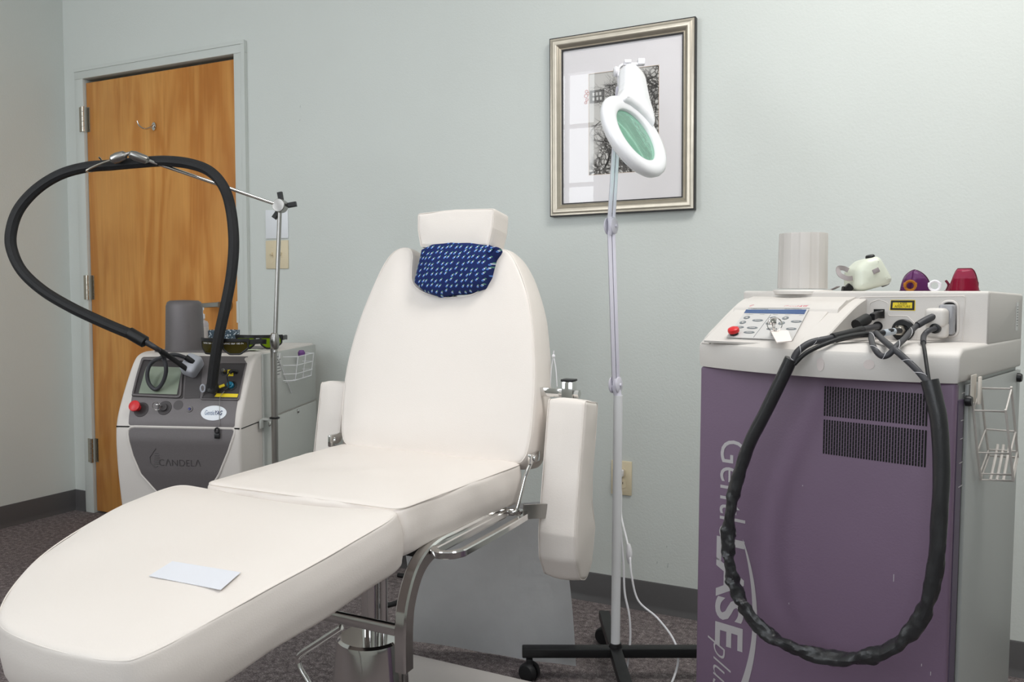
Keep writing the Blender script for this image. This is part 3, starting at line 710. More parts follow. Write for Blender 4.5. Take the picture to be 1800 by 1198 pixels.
obj('head_bracket', bm, M_white, lamp)
bm = new()
RI, RO = .078, .122
lathe(bm, hm(0, 0, -.02), nH, [(RI+.004, 0), (RO-.012, -.002), (RO-.004, .004), (RO, .014), (RO-.001, .022), (RO-.008, .030), (RO-.018, .033), (RI+.010, .031), (RI+.002, .027), (RI, .025), (RI, .004), (RI+.004, 0)], 72, False)
no = rpoly([(.075, -.060), (.098, -.066), (.135, -.060), (.17, -.050), (.215, -.044), (.250, -.040), (.278, -.022), (.278, .022), (.250, .040), (.215, .043), (.17, .046), (.135, .053), (.098, .066), (.075, .060), (.088, .03), (.092, 0), (.088, -.03)], [.0]+[.03]*13+[.03]*3, .012, 4)
cushion(bm, no, .046, lambda a, b, c: hm(a, b, c+.004), r=.016, puff=.004, step=.014, L=.02)
head = obj('lamp_head', bm, mat('glossy_white_plastic', (240, 240, 243), .25, coat=.3), lamp, angle=50)
bm = lathe(new(), hm(0, 0, -.004), nH, [(0, -.007), (RI*.5, -.005), (RI+.001, 0), (RI+.001, .002), (RI*.5, .007), (0, .009)], 48, False)
obj('lens', bm, mat('green_tint_lens', (190, 240, 218), .03, trans=.78, ior=1.25), lamp)
bm = lathe(new(), hm(.205, .0, .0225), nH, [(.0085, 0), (.0085, .003), (.006, .0045), (0, .005)], 20); obj('switch', bm, M_black, lamp)
bm = new()
for k in range(4): plate(bm, rect(.118+k*.008, -.006+k*.001, .122+k*.008, .010), hm, .0004, h0=.0215)
obj('vent_mark', bm, M_lav, lamp)
# mains cord of the lamp
W0 = V3((OC.x, -.03, OC.z+.0195))
bm = tube(new(), [W0, V3((-.86, -.05, .40)), ay(1092, 905, -.16), ay(1101, 945, -.3), ay(1107, 975, -.36), ay(1110, 1010, -.38), ay(1122, 1055, -.38), ay(1155, 1085, -.38), ay(1182, 1120, -.40), ay(1192, 1150, -.42), ay(1188, 1180, -.45), az(1170, 1215, .01), az(1130, 1235, .006), az(1110, 1215, .012), ay(1102, 1185, -.52), ay(1104, 1160, -.505), ay(1108, 1120, -.50), ay(1106, 1080, -.50), ay(1098, 1040, -.50), ay(1096, 990, -.50), ay(1091, 930, -.505), ay(1088, 870, -.51)], .0031, seg=8, n=8)
cord = obj('power_cord', bm, M_white, label='white power cord of the lamp trailing from the wall outlet to the carpet', cat='cord')
INV[cord.name] = INV[cord.name]
bm = box(new(), W0+V3((0, .008, 0)), (.022, .026, .022), None, .003); obj('plug', bm, M_white, cord)
sw = ay(1106, 972, -.36)
bm = tube(new(), [sw+V3((-.002, 0, .028)), sw, sw+V3((.001, 0, -.03))], .006, seg=10, rf=lambda t, a: .004+.005*math.sin(math.pi*t)); obj('inline_switch', bm, M_white, cord)
# ------------------------------------------------------------ laser machine beside the door
G = Frame(az(422, 753, .64)*1, 21); G.O.z = 0
GP = [(0, .10), (.12, .075), (.26, .045), (.39, .022), (.5, .006), (.6, 0), (.66, .008), (.72, .036), (.80, .086), (.84, .118), (.856, .145), (.862, .18)]
def gv(z):
    for (z0, v0), (z1, v1) in zip(GP, GP[1:]):
        if z <= z1: return v0+(v1-v0)*(z-z0)/(z1-z0)
    return GP[-1][1]
def gs(u, z, h=0):
    e = .012; dv = (gv(min(z+e, .85))-gv(z-e))/((min(z+e, .85))-(z-e)); n = V3((0, -1, dv)).normalized()
    return G.P(u, gv(z)+n.y*h, z+n.z*h)
def gpx(px, py):
    v = .05
    for _ in range(14): P = G.loc(G.onv(px, py, v)); v = gv(P.z)
    return (P.x, P.z)
GW, GD, GH = .405, .70, .862
yag = thing('small_laser_machine', 'grey and beige medical laser console with dark front panel standing before the door', 'laser machine', G.P(-GW/2, GD/2, 0), G.a)
# fine profile
zz = [0]; 
bm = new(); prof = catmull([V3((v, z, 0)) for z, v in GP], 5)
side = [(p.x, p.y) for p in prof]+[(GD, GH), (GD, .0)]
def loft(bm, F, secs, cap=True):
    rows = [[bm.verts.new(F.P(u, v, z)) for v, z in sec] for u, sec in secs]; n = len(rows[0])
    for a, b in zip(rows, rows[1:]):
        for k in range(n): bm.faces.new((a[k], a[(k+1) % n], b[(k+1) % n], b[k]))
    if cap: bm.faces.new(rows[0][::-1]); bm.faces.new(rows[-1])
def ins2(poly, d): return [(p.x, p.y) for p in inset([Vector(q) for q in poly], d)]
if area2([Vector(q) for q in side]) < 0: side = side[::-1]
secs = []
for k in range(5): f = k/4*math.pi/2; secs.append((-GW+.012*(1-math.sin(f)), ins2(side, .012*(1-math.cos(math.pi/2-f)))))
secs = [(-GW+.012*(1-math.cos(k/4*math.pi/2)), ins2(side, .012*(1-math.sin(k/4*math.pi/2)))) for k in range(5)]
secs = secs+[(-GW-(u)-0.0, s) if False else (-(GW+u), s) for u, s in secs[::-1]]
loft(bm, G, secs)
body = obj('casing', bm, M_lgrey, yag, angle=40)
# dark top and front
up = rpoly([gpx(*q) for q in ((251, 628), (438, 624), (413, 751), (227, 747))], [.005, .005, .008, .008], .02, 3)
up = [Vector((p.x, min(p.y, .85))) for p in up]
pan = obj('control_panel', plate(new(), up, gs, .0025, .012), M_anth, yag, angle=50)
bm = new(); box(bm, G.P(-GW/2-.005, .30, .8635), (GW-.10, .27, .005), G.ax, .002); obj('top_cover', bm, M_anth, yag)
lo2 = [gpx(*q) for q in ((226, 751), (229, 775), (236, 800), (250, 832), (277, 862))]+[(-.21, .345), (-.165, .352)]+[gpx(*q) for q in ((365, 862), (383, 833), (400, 792), (409, 765), (412, 755))]
lo2 = rpoly(lo2, .02, .02, 3)
low = obj('front_shield', plate(new(), lo2, gs, .003, .014), M_anth, yag, angle=50)
oo = [Vector(p) for p in lo2]; 
if area2(oo) < 0: oo.reverse()
obj('shield_rim', tube(new(), [gs(p.x, p.y, .001) for p in inset(oo, -.004)], .004, seg=8, n=1, closed=True), M_lgrey, yag)
bm = plate(new(), rect(-GW+.004, .6370, -.004, .6412), gs, .0030); box(bm, G.P(.0005, .09, .6385), (.0012, .16, .0025), G.ax)
obj('seam_line', bm, M_dark, yag, smooth=False)
# side panels
bm = new(); box(bm, G.P(.003, (.172+GD)/2, .749), (.008, GD-.172, .214), G.ax, .002); box(bm, G.P(.003, (.172+GD)/2, .325), (.008, GD-.172, .622), G.ax, .002)
obj('side_panel', bm, M_ymetal, yag)
for q in ((523, 722), (473, 745)):
    P = G.loc(G.onu(*q, .007)); obj('bolt', lathe(new(), G.P(.007, P.y, P.z), G.U, [(.008, 0), (.008, .003), (.005, .007), (0, .008)], 16), M_chrome, yag)
P = G.loc(G.onu(488, 643, .007)); bm = box(new(), G.P(.0075, P.y, P.z), (.001, .062, .085), G.ax); lb = obj('side_label', bm, mat('label_white', (206, 206, 204), .6), yag, smooth=False)
bm = new()
for k in range(7): box(bm, G.P(.0084, P.y+(.003 if k % 2 else -.004), P.z+.032-k*.010), (.0004, .036+.006*(k % 3), .0022), G.ax)
obj('label_lines', bm, M_anth2, lb, smooth=False)
# screen, bezel, slot, recess
def gplate(name, px, m, t=.002, h0=.0025, r=0, par=None, step=.012):
    return obj(name, plate(new(), rpoly([gpx(*q) for q in px], r, .02 if step else 0, 3), gs, t, step, h0), m, par or yag, angle=40)
M_anth_in = mat('anthracite_recess', (66, 62, 63), .5, .3)
bz = gplate('screen_bezel', ((251, 631), (326, 633), (322, 701), (232, 697)), M_anth_in, .003, .0015, .006)
gplate('screen', ((259, 645), (322, 647), (312, 694), (245, 692)), M_screen, .0008, .0045, .002, bz)
bm = new(); P = [gpx(*q) for q in ((252, 633), (325, 635), (318, 699), (235, 695))]
tube(bm, [gs(u, z, .006) for u, z in rpoly(P, .008, .02, 3)], .004, seg=8, n=1, closed=True); obj('bezel_rim', bm, M_anth, bz)
gplate('cable_slot', ((330, 640), (358, 640), (352, 700), (324, 701)), M_anth2, .002, .0015, .004)
rc = gplate('connector_bay', ((382, 640), (433, 640), (419, 702), (356, 701)), M_anth_in, .003, .0015, .004)
bm = new(); P = [gpx(*q) for q in ((381, 639), (434, 639), (420, 703), (355, 702))]
tube(bm, [gs(u, z, .004) for u, z in rpoly(P, .004, .02, 3)], .0028, seg=8, n=1, closed=True); obj('bay_rim', bm, M_anth, rc)
gplate('yellow_strip', ((382, 692), (420, 693), (418, 699), (378, 698)), M_yel, .0004, .0046, 0, rc)
def gat(px, py, h=0): return gs(*gpx(px, py), h)
def gn(px, py): return (gat(px, py, .01)-gat(px, py, 0)).normalized()
def knob(name, px, py, prof, m, par=None, seg=28, h=.0025, d=None): return obj(name, lathe(new(), gat(px, py, h), d or gn(px, py), prof, seg), m, par or yag)
w1 = knob('button_well', 249, 720, [(.024, 0), (.023, .0012), (.014, .0006)], M_anth_in)
knob('stop_button', 243, 717, [(.011, 0), (.011, .016), (.0165, .017), (.0178, .020), (.017, .0245), (.012, .0265), (0, .0275)], M_red)
w2 = knob('key_switch', 290, 717, [(.023, 0), (.022, .0015), (.013, .0008), (.011, .002), (.011, .008), (0, .008)], M_anth_in)
kp = gat(281, 717, .022); bm = new(); g1 = gn(285, 717)
tube(bm, [kp+(_r*math.cos(2*math.pi*k/16)+_u*math.sin(2*math.pi*k/16)-_w*.3*math.sin(2*math.pi*k/16))*.0125 for k in range(16)], .0011, seg=6, n=2, closed=True)
box(bm, gat(287, 716, .014), (.007, .003, .020), (G.U, G.Z, g1), .001); box(bm, gat(284, 716, .024), (.016, .002, .012), (G.U, G.Z, g1), .001)
obj('key', bm, M_chrome, w2)
knob('blank_button', 314, 712, [(.0155, 0), (.0155, .0006), (0, .0007)], M_anth2)
w3 = knob('port', 334, 719, [(.0105, 0), (.010, .002), (.006, .0012)], M_anth); knob('port_eye', 334, 719, [(.0042, 0), (.004, .003), (0, .0035)], mat('deep_blue', (30, 35, 110), .3), w3)
cu, cz = gpx(376.5, 726)
bd = obj('name_badge', plate(new(), ell(cu, cz, .041, .0215, 48), gs, .0015, .02, .0025), mat('badge_white', (226, 230, 236), .35), yag, angle=40)
M_bt1 = mat('badge_blue', (70, 100, 140), .5); M_bt2 = mat('badge_navy', (28, 44, 92), .5)
gm = lambda u0, z0: (lambda a, b, h: gs(u0+a, z0+b, .0043+h))
def tfit(s_, x0, x1, y0, y1, f, h=0, **k):
    t_ = text(new(), s_, 1, lambda x, y, z: V3((x, y, 0)), align='LEFT', **k)
    xs = [v.co.x for v in t_.verts]; ys = [v.co.y for v in t_.verts]; a0, a1, b0, b1 = min(xs), max(xs), min(ys), max(ys)
    for v in t_.verts: v.co = f(x0+(x1-x0)*(v.co.x-a0)/(a1-a0), y0+(y1-y0)*(v.co.y-b0)/(b1-b0), h)
    return t_
obj('badge_text', tfit('Gentle', cu-.028, cu+.003, cz-.0065, cz+.0075, gs, .0046, bold=-.004), M_bt1, bd, smooth=False)
obj('badge_text', tfit('YAG', cu+.0035, cu+.028, cz-.0065, cz+.0070, gs, .0046, bold=.022, shear=.15), M_bt2, bd, smooth=False)
du, dz = gpx(305, 812)
obj('engraved_name', text(new(), 'C\u039bNDEL\u039b', .030, gm(du+.022, dz-.002), bold=-.008, t=0, space=1.0, sx=1.0), M_anth2, low, smooth=False)
bm = new(); eu, ez = gpx(274, 806)
tube(bm, [gs(eu+a, ez+b, .0035) for a, b in ((.004, .034), (-.017, .006), (-.016, -.012), (.0, -.026), (.008, -.022))], .0011, seg=6, n=1)
for k in range(6): tube(bm, [gs(eu+.0-.001*k, ez+.018-k*.0065, .0035), gs(eu+.012+.0015*min(k, 3), ez+.018-k*.0065, .0035)], .0010, seg=6, n=1)
obj('engraved_logo', bm, M_anth2, low)
# connectors
knob('silver_connector', 395, 655, [(.004, .016), (.006, .014), (.0065, .0), ], M_steel, rc, h=.004); knob('socket_ring', 394, 656, [(.0095, 0), (.0095, .0015), (.007, .002)], M_black, rc, h=.004)
gplate('yellow_frame', ((401, 651), (412, 651), (411, 662), (401, 662)), M_yel, .001, .0046, .001, rc, 0)
obj('black_plug', tube(new(), [gat(418, 655, .005), gat(412, 656, .016), gat(407, 660, .018)], .006, seg=12), M_black, rc)
knob('port_socket', 409, 679, [(.0155, 0), (.0155, .002), (.011, .003), (.011, .001), (0, .001)], M_black, rc, h=.004)
knob('blue_connector', 407, 679, [(.0105, 0), (.0105, .010), (.007, .012), (.007, .018), (0, .018)], M_blue, rc, h=.004)
obj('yellow_tape', tube(new(), [gat(399, 681, .020), gat(390, 685, .022)], .006, seg=8, n=1, sq=(.012, .008)), M_yel, rc)
obj('thin_lead', tube(new(), [gat(407, 660, .02), gat(404, 668, .022), gat(407, 682, .024), gat(402, 689, .022), gat(388, 684, .02), gat(376, 682, .016)], .0018, seg=8), M_black, rc)
bm = tube(new(), [gat(361, 687, .02)+(_r*math.cos(q)*.007+_u*math.sin(q)*.011) for q in [2*math.pi*k/14 for k in range(14)]], .0028, seg=8, n=2, closed=True); obj('hose_ring', bm, M_grey, rc)
ct = [gat(397, 690, .012), gat(389, 702, .012), gat(388, 725, .008), gat(387, 748, .008)]
cl = obj('tether', tube(new(), ct, .0008, seg=6), M_steel, yag)
bm = new(); e0 = gat(384, 756, .010); tube(bm, [e0+(_r*math.cos(q)*.006+_u*math.sin(q)*.0075) for q in [2*math.pi*k/12 for k in range(12)]], .0028, seg=8, n=2, closed=True)
box(bm, e0-_u*.017, (.016, .007, .016), (_r, _w, _u), .002); obj('rubber_cap', bm, M_black, cl)
# handpiece and hose
ha = gn(343, 650); hp = gat(343, 650, .026)
A1 = (_r*.80-_u*.35+ha*.1).normalized(); A2 = (ha-A1*ha.dot(A1)).normalized(); A3 = A1.cross(A2)
bm = box(new(), hp, (.050, .050, .064), (A1, A2, A3), .011, 4); hpc = obj('handpiece_block', bm, M_grey, yag)
def gz(px, py, Z): return dp(px, py, Z)
hz = (gat(371, 690)-EYE).dot(_w)
Zt = 2.50
hose_pts = [(372, 684, hz-.03), (377, 640, hz-.05), (385, 590, hz-.07), (397, 535, hz-.08), (407, 480, hz-.08), (411, 425, hz-.08), (406, 370, hz-.08), (394, 330, Zt), (370, 302, Zt), (335, 288, Zt), (290, 283, Zt), (240, 286, Zt), (195, 290, Zt), (150, 294, Zt), (105, 307, Zt), (65, 332, Zt), (35, 365, Zt), (21, 400, Zt), (20, 435, Zt), (38, 475, Zt), (75, 510, Zt), (125, 540, Zt), (180, 566, Zt), (232, 588, Zt)]
bm = tube(new(), [gz(*q) for q in hose_pts], .0155, seg=20, n=10, rf=lambda t, a: .0158+.0006*math.cos(a*10))
hose = obj('black_hose', bm, mat('braided_black_hose', (26, 26, 28), .6, bump=.5, bscale=500), label='thick black braided hose looping from the small laser over its support arm', cat='hose')
bm = lathe(new(), gz(366+6, 688, hz-.028), gz(377, 650, hz-.03)-gz(372, 688, hz-.028), [(.012, -.004), (.0185, 0), (.0185, .022), (.016, .026)], 24)
obj('hose_collar', bm, M_black, hose)
c0, c1 = gz(226, 584, Zt), gz(257, 602, Zt)
obj('hose_collar', lathe(new(), c0, c1-c0, [(.016, 0), (.0185, .002), (.0185, (c1-c0).length-.004), (.013, (c1-c0).length)], 24), M_black, hose)
he = gat(336, 648, .05)
zc_ = (he-EYE).dot(_w)
obj('cable', tube(new(), [gz(252, 600, Zt), gz(275, 612, Zt), gz(300, 628, zc_-.05), gz(322, 644, zc_-.02), gz(334, 653, zc_)], .0078, seg=14), M_rubber, hose)
M_cab = mat('spiral_cable', (58, 58, 62), .5)
obj('looped_cable', tube(new(), [gz(258, 600, Zt-.01), gz(276, 612, Zt-.015), gz(287, 626, zc_-.03), gz(292, 650, zc_-.02), gz(286, 672, zc_-.01), gz(274, 684, zc_-.005), gz(262, 674, zc_-.005), gz(259, 655, zc_-.005), gz(266, 638, zc_-.005), gz(284, 628, zc_-.02), gz(305, 623, zc_-.02), gz(323, 627, zc_), gz(337, 634, zc_+.01)], .0062, seg=14), M_cab, hose)
bm = tube(new(), [gz(326, 627, zc_-.01), gz(340, 637, zc_)], .009, seg=14, n=1); obj('cable_gland', bm, M_black, hose)
# support pole and arm
pp0 = G.P(.05, .19, .0); 
pole_t = thing('support_arm', 'thin steel pole with hinged arm beside the small laser machine', 'support arm', pp0)
Pt = G.onu(481, 604, .05); Pb = V3((Pt.x, Pt.y, .02))
bm = cyl(new(), Pb, Pt, .0105); lathe(bm, Pb-V3((0, 0, .02)), (0, 0, 1), [(.03, 0), (.03, .01), (.014, .02), (.0105, .022)], 24); obj('lower_pole', bm, M_steel, pole_t)
ZP = (Pt-EYE).dot(_w); T1 = dp(492, 364, ZP); T2 = dp(238, 274, Zt-.035); 
bm = lathe(new(), dp(483, 614, ZP), V3((0, 0, 1)), [(.008, -.010), (.010, -.008), (.008, 0), (.012, .004), (.0155, .022), (.0145, .040), (.011, .052), (.008, .054)], 24); obj('pole_collar', bm, M_steel, pole_t)
obj('upper_pole', cyl(new(), dp(484, 590, ZP), T1, .0068), M_steel, pole_t)
kn = -_w*.97-_r*.2; kn.normalize(); K0 = dp(494, 362, ZP)
bm = lathe(new(), K0+kn*-.012, kn, [(.017, 0), (.0215, .004), (.0215, .030), (.020, .032), (0, .032)], 32); obj('clamp_hub', bm, M_steel, pole_t)
bm = new()
for q in (100, 10, 235):
    dd = _r*math.cos(math.radians(q))+_u*math.sin(math.radians(q)); tube(bm, [K0-kn*.008+dd*.012, K0-kn*.008+dd*.047], .007, n=1, sq=(.016, .012), up=kn)
obj('clamp_wing', bm, M_black, pole_t)
obj('upper_arm', cyl(new(), K0, T2, .0055), M_chrome, pole_t)
dT = (T2-K0).normalized()
bm = lathe(new(), T2-dT*.035, dT, [(.006, -.004), (.0125, .004), (.0145, .036), (.011, .050), (.005, .054)], 24)
T3 = dp(222, 271, Zt-.035); T4 = dp(196, 281, Zt-.035); lathe(bm, T4, T3-T4, [(.005, -.004), (.0135, .004), (.0155, .02), (.0125, .042), (.006, .048), (.004, .06)], 24)
obj('ball_joint', bm, M_steel, pole_t)
hz_ = Zt-.03
bm = tube(new(), [T4, dp(176, 288, hz_), dp(158, 296, hz_), dp(152, 300, hz_), dp(156, 302, Zt-.01), dp(166, 299, Zt+.03), dp(178, 284, Zt+.03), dp(174, 276, Zt+.02)], .0030, seg=10, n=6); obj('hose_hook', bm, M_nickel, pole_t)
bq = G.loc(G.onu(478, 737, .03)); pq_ = G.loc(Pt)
bm = box(new(), G.P(.030, bq.y-.01, .645), (.052, .05, .006), G.ax, .002); box(bm, G.P(.009, bq.y-.035, .632), (.006, .03, .03), G.ax, .002)
obj('pole_bracket', bm, M_ymetal, yag); 
bm = lathe(new(), V3((Pt.x, Pt.y, .648)), (0, 0, 1), [(.0108, 0), (.016, .001), (.017, .004), (.0108, .007)], 24); obj('rubber_grommet', bm, M_black, pole_t)
# handpiece holder on the small laser
cc = G.loc(G.onv(319, 618, .21)); cp = G.P(cc.x, .235, .866)
bm = lathe(new(), cp, (0, 0, 1), [(.063, 0), (.062, .01), (.058, .145), (.054, .158), (.045, .164), (0, .166)], 48)
hh = thing('handpiece_holder', 'dark grey round holder standing on top of the small laser', 'holder', cp)
obj('shell', bm, M_anth, hh, angle=50)
bm = new()
lf = lambda a, b: cp + (-_w*math.cos(a)+_r*math.sin(a)).normalized()*(.0612-.027*b) + V3((0, 0, b))
tube(bm, [lf(.95, .128), lf(.62, .088), lf(.62, .068), lf(.9, .035)], .0009, seg=6, n=1)
for k in range(9): tube(bm, [lf(.95+.02*k if k < 6 else 1.05, .118-k*.009), lf(1.25, .118-k*.009)], .0009, seg=6, n=1)
obj('engraved_mark', bm, M_anth2, hh)
# things on top of the small laser
def goggles(P, rz, lens, label, w=.15, h=.046, frame=M_black):
    t = thing('safety_goggles', label, 'goggles', P, rz, 'protective goggles on the small laser')
    X, Y = V3((math.cos(rz), math.sin(rz), 0)), V3((-math.sin(rz), math.cos(rz), 0))
    def f(a, b, c): # a along width, b height, c outwards
        k = a/(w/2); return P+X*a+Y*(.030*k*k-c)+V3((0, 0, b))
    bm = new()
    top_ = [f(w*(i/16-.5), h*.92, 0) for i in range(17)]; tube(bm, top_, 0, n=1, sq=(.006, .011), up=(0, 0, 1))
    for s in (-1, 1):
        o_ = rpoly([(s*.006, h*.88), (s*(w/2-.004), h*.88), (s*(w/2-.003), h*.45), (s*(w*.36), .004), (s*(w*.18), .004), (s*.012, h*.35)], .010, .01, 4)
        tube(bm, [f(p.x, p.y, 0) for p in o_], .0034, seg=8, n=1, closed=True)
        tube(bm, [f(s*w/2, h*.80, 0), f(s*w/2, h*.80, 0)+Y*.05+X*s*.004, f(s*w/2, h*.72, 0)+Y*.10], 0, n=1, sq=(.004, .016), up=(0, 0, 1))
    obj('frame', bm, frame, t)
    for s in (-1, 1):
        o_ = rpoly([(s*.006, h*.88), (s*(w/2-.004), h*.88), (s*(w/2-.003), h*.45), (s*(w*.36), .004), (s*(w*.18), .004), (s*.012, h*.35)], .010, .01, 4)
        obj('lens', plate(new(), o_, f, .002, .015), lens, t)
    return t, f
M_lolive = mat('olive_lens', (70, 62, 24), .08, trans=.35, ior=1.2); M_lgreen = mat('green_lens', (130, 160, 30), .08, trans=.5, ior=1.2)
tp = lambda px, py, z=.868: az(px, py, z)
ga = math.atan2(_r.y, _r.x)
q = tp(377, 624); t, f = goggles(V3((q.x, q.y, .867))+_w*.05, ga-.22, M_lolive, 'dark olive lens safety goggles beside the holder on the small laser', .165, .050)
for s in (-1, 1):
    obj('lens_print', text(new(), 'NdYAG 1064  OD 7+', .0065, lambda a, b, h, s=s: f(a+s*.040, b+.036, .0022+h), t=.0003), M_white, t, smooth=False)
q = tp(445, 614); goggles(V3((q.x, q.y, .867))+_w*.05, ga+.12, M_lgreen, 'bright green lens safety goggles at the back corner of the small laser', .155, .048)
q = G.P(-.10, .47, .864); bt = thing('pump_bottle', 'small white pump bottle behind the goggles on the small laser', 'bottle', q)
bq_ = dp(356, 600, (q-EYE).dot(_w)); bq_.z = .8625
bt.location = bq_; INV[bt.name] = Matrix.Translation(bq_).inverted()
obj('bottle_body', lathe(new(), bq_, (0, 0, 1), [(.019, 0), (.022, .004), (.022, .082), (.018, .090), (.008, .095), (.008, .102)], 28), mat('bottle_plastic', (196, 186, 186), .25), bt)
bm = lathe(new(), bq_+V3((0, 0, .100)), (0, 0, 1), [(.010, 0), (.010, .016), (.004, .018), (.004, .030), (.007, .031), (.007, .040), (0, .041)], 24); box(bm, bq_+V3((0, 0, .137))-_r*.008, (.022, .007, .006), (_r, _w, _u), .001)
obj('pump', bm, M_white, bt)
obj('label', lathe(new(), bq_+V3((0, 0, .015)), (0, 0, 1), [(.0224, 0), (.0224, .055)], 28, False), mat('bottle_label', (214, 205, 200), .5), bt)
q = dp(392, 604, (G.P(-.05, .52, .86)-EYE).dot(_w)); q.z = .8625
def pattern(name, a, b, sc):
    m = mat(name, a, .6); nt = m.node_tree; n = nt.nodes.new('ShaderNodeTexVoronoi'); n.inputs['Scale'].default_value = sc; tc = nt.nodes['Texture Coordinate']
    r = nt.nodes.new('ShaderNodeValToRGB'); r.color_ramp.interpolation = 'CONSTANT'; r.color_ramp.elements[0].color = (*lin(a), 1); r.color_ramp.elements[1].position = .38; r.color_ramp.elements[1].color = (*lin(b), 1)
    nt.links.new(tc.outputs['Object'], n.inputs['Vector']); nt.links.new(n.outputs['Distance'], r.inputs[0]); nt.links.new(r.outputs[0], nt.nodes['Principled BSDF'].inputs['Base Color']); return m
obj('eye_mask', lathe(new(), q, (0, 0, 1), [(.050, 0), (.058, .012), (.060, .056), (.056, .056), (.052, .012), (.0, .008)], 40), pattern('blue_white_print', (205, 215, 222), (70, 90, 105), 130), label='round blue and white patterned dish behind the dark goggles', cat='dish')
q = G.P(-.045, .27, .8665); obj('paper_card', plate(new(), rect(-.045, -.02, .045, .02), lambda a, b, h: G.P(-.075+a, .235+b, .8665+h), .0006), mat('pale_green_card', (206, 214, 186), .7), label='pale green card lying in front of the goggles on the small laser', cat='card')
# wire basket on the small laser's side
bk = thing('wire_basket', 'small pale wire basket fixed to the side of the small laser', 'wire basket', G.P(.01, .45, .74))
bm = new(); v0 = G.loc(G.onu(498, 640, .012)).y; v1 = G.loc(G.onu(532, 630, .012)).y
for z, s in ((.835, 1), (.805, .95), (.775, .9), (.752, .8)):
    P = [G.P(.011, v0, z), G.P(.011+.045*s, v0+.02, z), G.P(.011+.045*s, v1-.01, z), G.P(.011, v1, z)]; tube(bm, P, .0016, seg=6, n=1)
for v in (v0+.02, (v0+v1)/2, v1-.01): tube(bm, [G.P(.058, v, .837), G.P(.046, v, .750), G.P(.011, v, .745)], .0016, seg=6, n=1)
tube(bm, [G.P(.011, v0-.03, .850), G.P(.011, v0-.04, .83), G.P(.011, v0+.08, .70)], .0016, seg=6, n=1)
obj('wires', bm, M_pole, bk)
obj('purple_cap', lathe(new(), G.onu(530, 620, .035)-V3((0, 0, .01)), (0, 0, 1), [(.012, 0), (.013, .012), (.008, .02), (0, .021)], 20), mat('purple_rubber', (110, 70, 130), .5), label='small purple cap in the wire basket of the small laser', cat='cap')
# ------------------------------------------------------------ large purple laser machine
L = Frame(az(1681, 671, .925), -16.5); L.O.z = 0
LW, LD = .441, .425
big = thing('large_laser_machine', 'tall purple and cream medical laser machine with white side panels at the right', 'laser machine', L.P(-LW/2, LD/2, 0), L.a)
def bul(u): t_ = (u+LW/2)/(LW/2); return .052*(1-t_*t_)
bm = new(); box(bm, L.P(-LW/2, (LD+.02)/2, .465), (LW-.008, LD-.02, .925), L.ax, .004)
obj('cabinet', bm, M_gside, big)
bm = new(); box(bm, L.P(-LW/2, .010, .463), (LW, .02, .917), L.ax, .005, 3); panel = obj('front_panel', bm, M_purple, big)
bm = new(); box(bm, L.P(-.0, .026, .45), (.003, .030, .89), L.ax); obj('panel_edge', bm, mat('dark_purple_edge', (92, 80, 100), .5), big)
bm = new(); box(bm, L.P(.001, .24, .459), (.006, .365, .915), L.ax, .001); sp = obj('side_panel', bm, M_gside, big)
bm = new(); box(bm, L.P(-LW-.001, .24, .459), (.006, .365, .915), L.ax, .001); obj('side_panel', bm, M_gside, big)
for q in ((1699, 704), (1788, 663)):
    P = L.loc(L.onu(*q, .004)); bm = lathe(new(), L.P(.003, P.y, P.z), L.U, [(.0085, 0), (.0085, .006), (.007, .009), (0, .0095)], 20); obj('panel_screw', bm, M_black, big)
for v_, z_, w_ in ((.035, .905, .012), (.035, .862, .012), (.035, .833, .012), (.035, .795, .014), (.036, .757, .016)):
    obj('edge_scratch', box(new(), L.P(.0018, v_, z_), (.0006, w_*1.4, .0012), L.ax), M_silver, big, smooth=False)
# cream top casing
def rimsec(u, d=0):
    b_ = bul(u)
    return [(-b_+.002+d, .922+d+.0), (-b_+d*.6, .930+d), (-b_-.001+d*.8, .960), (-b_+.002+d, .966), (-b_+.016+d, .9745-d*.6), (-b_+.022+d, .9765-d), (.20, .9775-d), (LD-d, .9775-d), (LD-d, .922+d)]
secs = []
for k in range(4): secs.append((-LW-.004+.006*(1-math.cos(k/3*math.pi/2))*0+[0, .0008, .003, .006][k], rimsec(-LW, [.006, .003, .0008, 0][k])))
for k in range(1, 24): u = -LW+.002+(LW-.004)*k/24; secs.append((u, rimsec(u)))
for k in range(4): secs.append((.004-[.006, .003, .0008, 0][k], rimsec(0, [0, .0008, .003, .006][k])))
bm = new(); loft(bm, L, secs)
# rear block
sec = rpoly([(.172, .974), (.172, 1.065), (LD, 1.0605), (LD, .974)], [0, .006, .006, 0], 0, 4)
def bsec(d): return [(p.x, p.y) for p in inset([q for q in (sec if area2(sec) > 0 else sec[::-1])], d)]
loft(bm, L, [(-LW-.003, bsec(.004)), (-LW-.002, bsec(.0015)), (-LW+.001, bsec(0)), (0, bsec(0)), (.002, bsec(.0015)), (.003, bsec(.004))])
# console cheeks, top and sloped well
CP = [(-.0, .966), (.018, .980), (.058, 1.0), (.10, 1.021), (.15, 1.043), (.20, 1.056), (.24, 1.063), (.27, 1.065)]
def cheek(u0, u1, dv0, dv1):
    ss = []
    for k, u in ((0, u0), (1, u0+.002), (2, u1-.002), (3, u1)):
        d = .0015 if k in (0, 3) else 0; b_ = dv0 if k < 2 else dv1
        c_ = [(v-b_*(1-min(v/.2, 1)) + d, z-d) for v, z in [(p.x, p.y) for p in catmull([V3((v, z, 0)) for v, z in CP], 4)]]
        ss.append((u, c_+[(.28, .97), (.02, .965)]))
    loft(bm, L, ss)
UC = -.198
cheek(-LW, -LW+.026, 0, .012); cheek(UC-.040, UC, .045, .048)
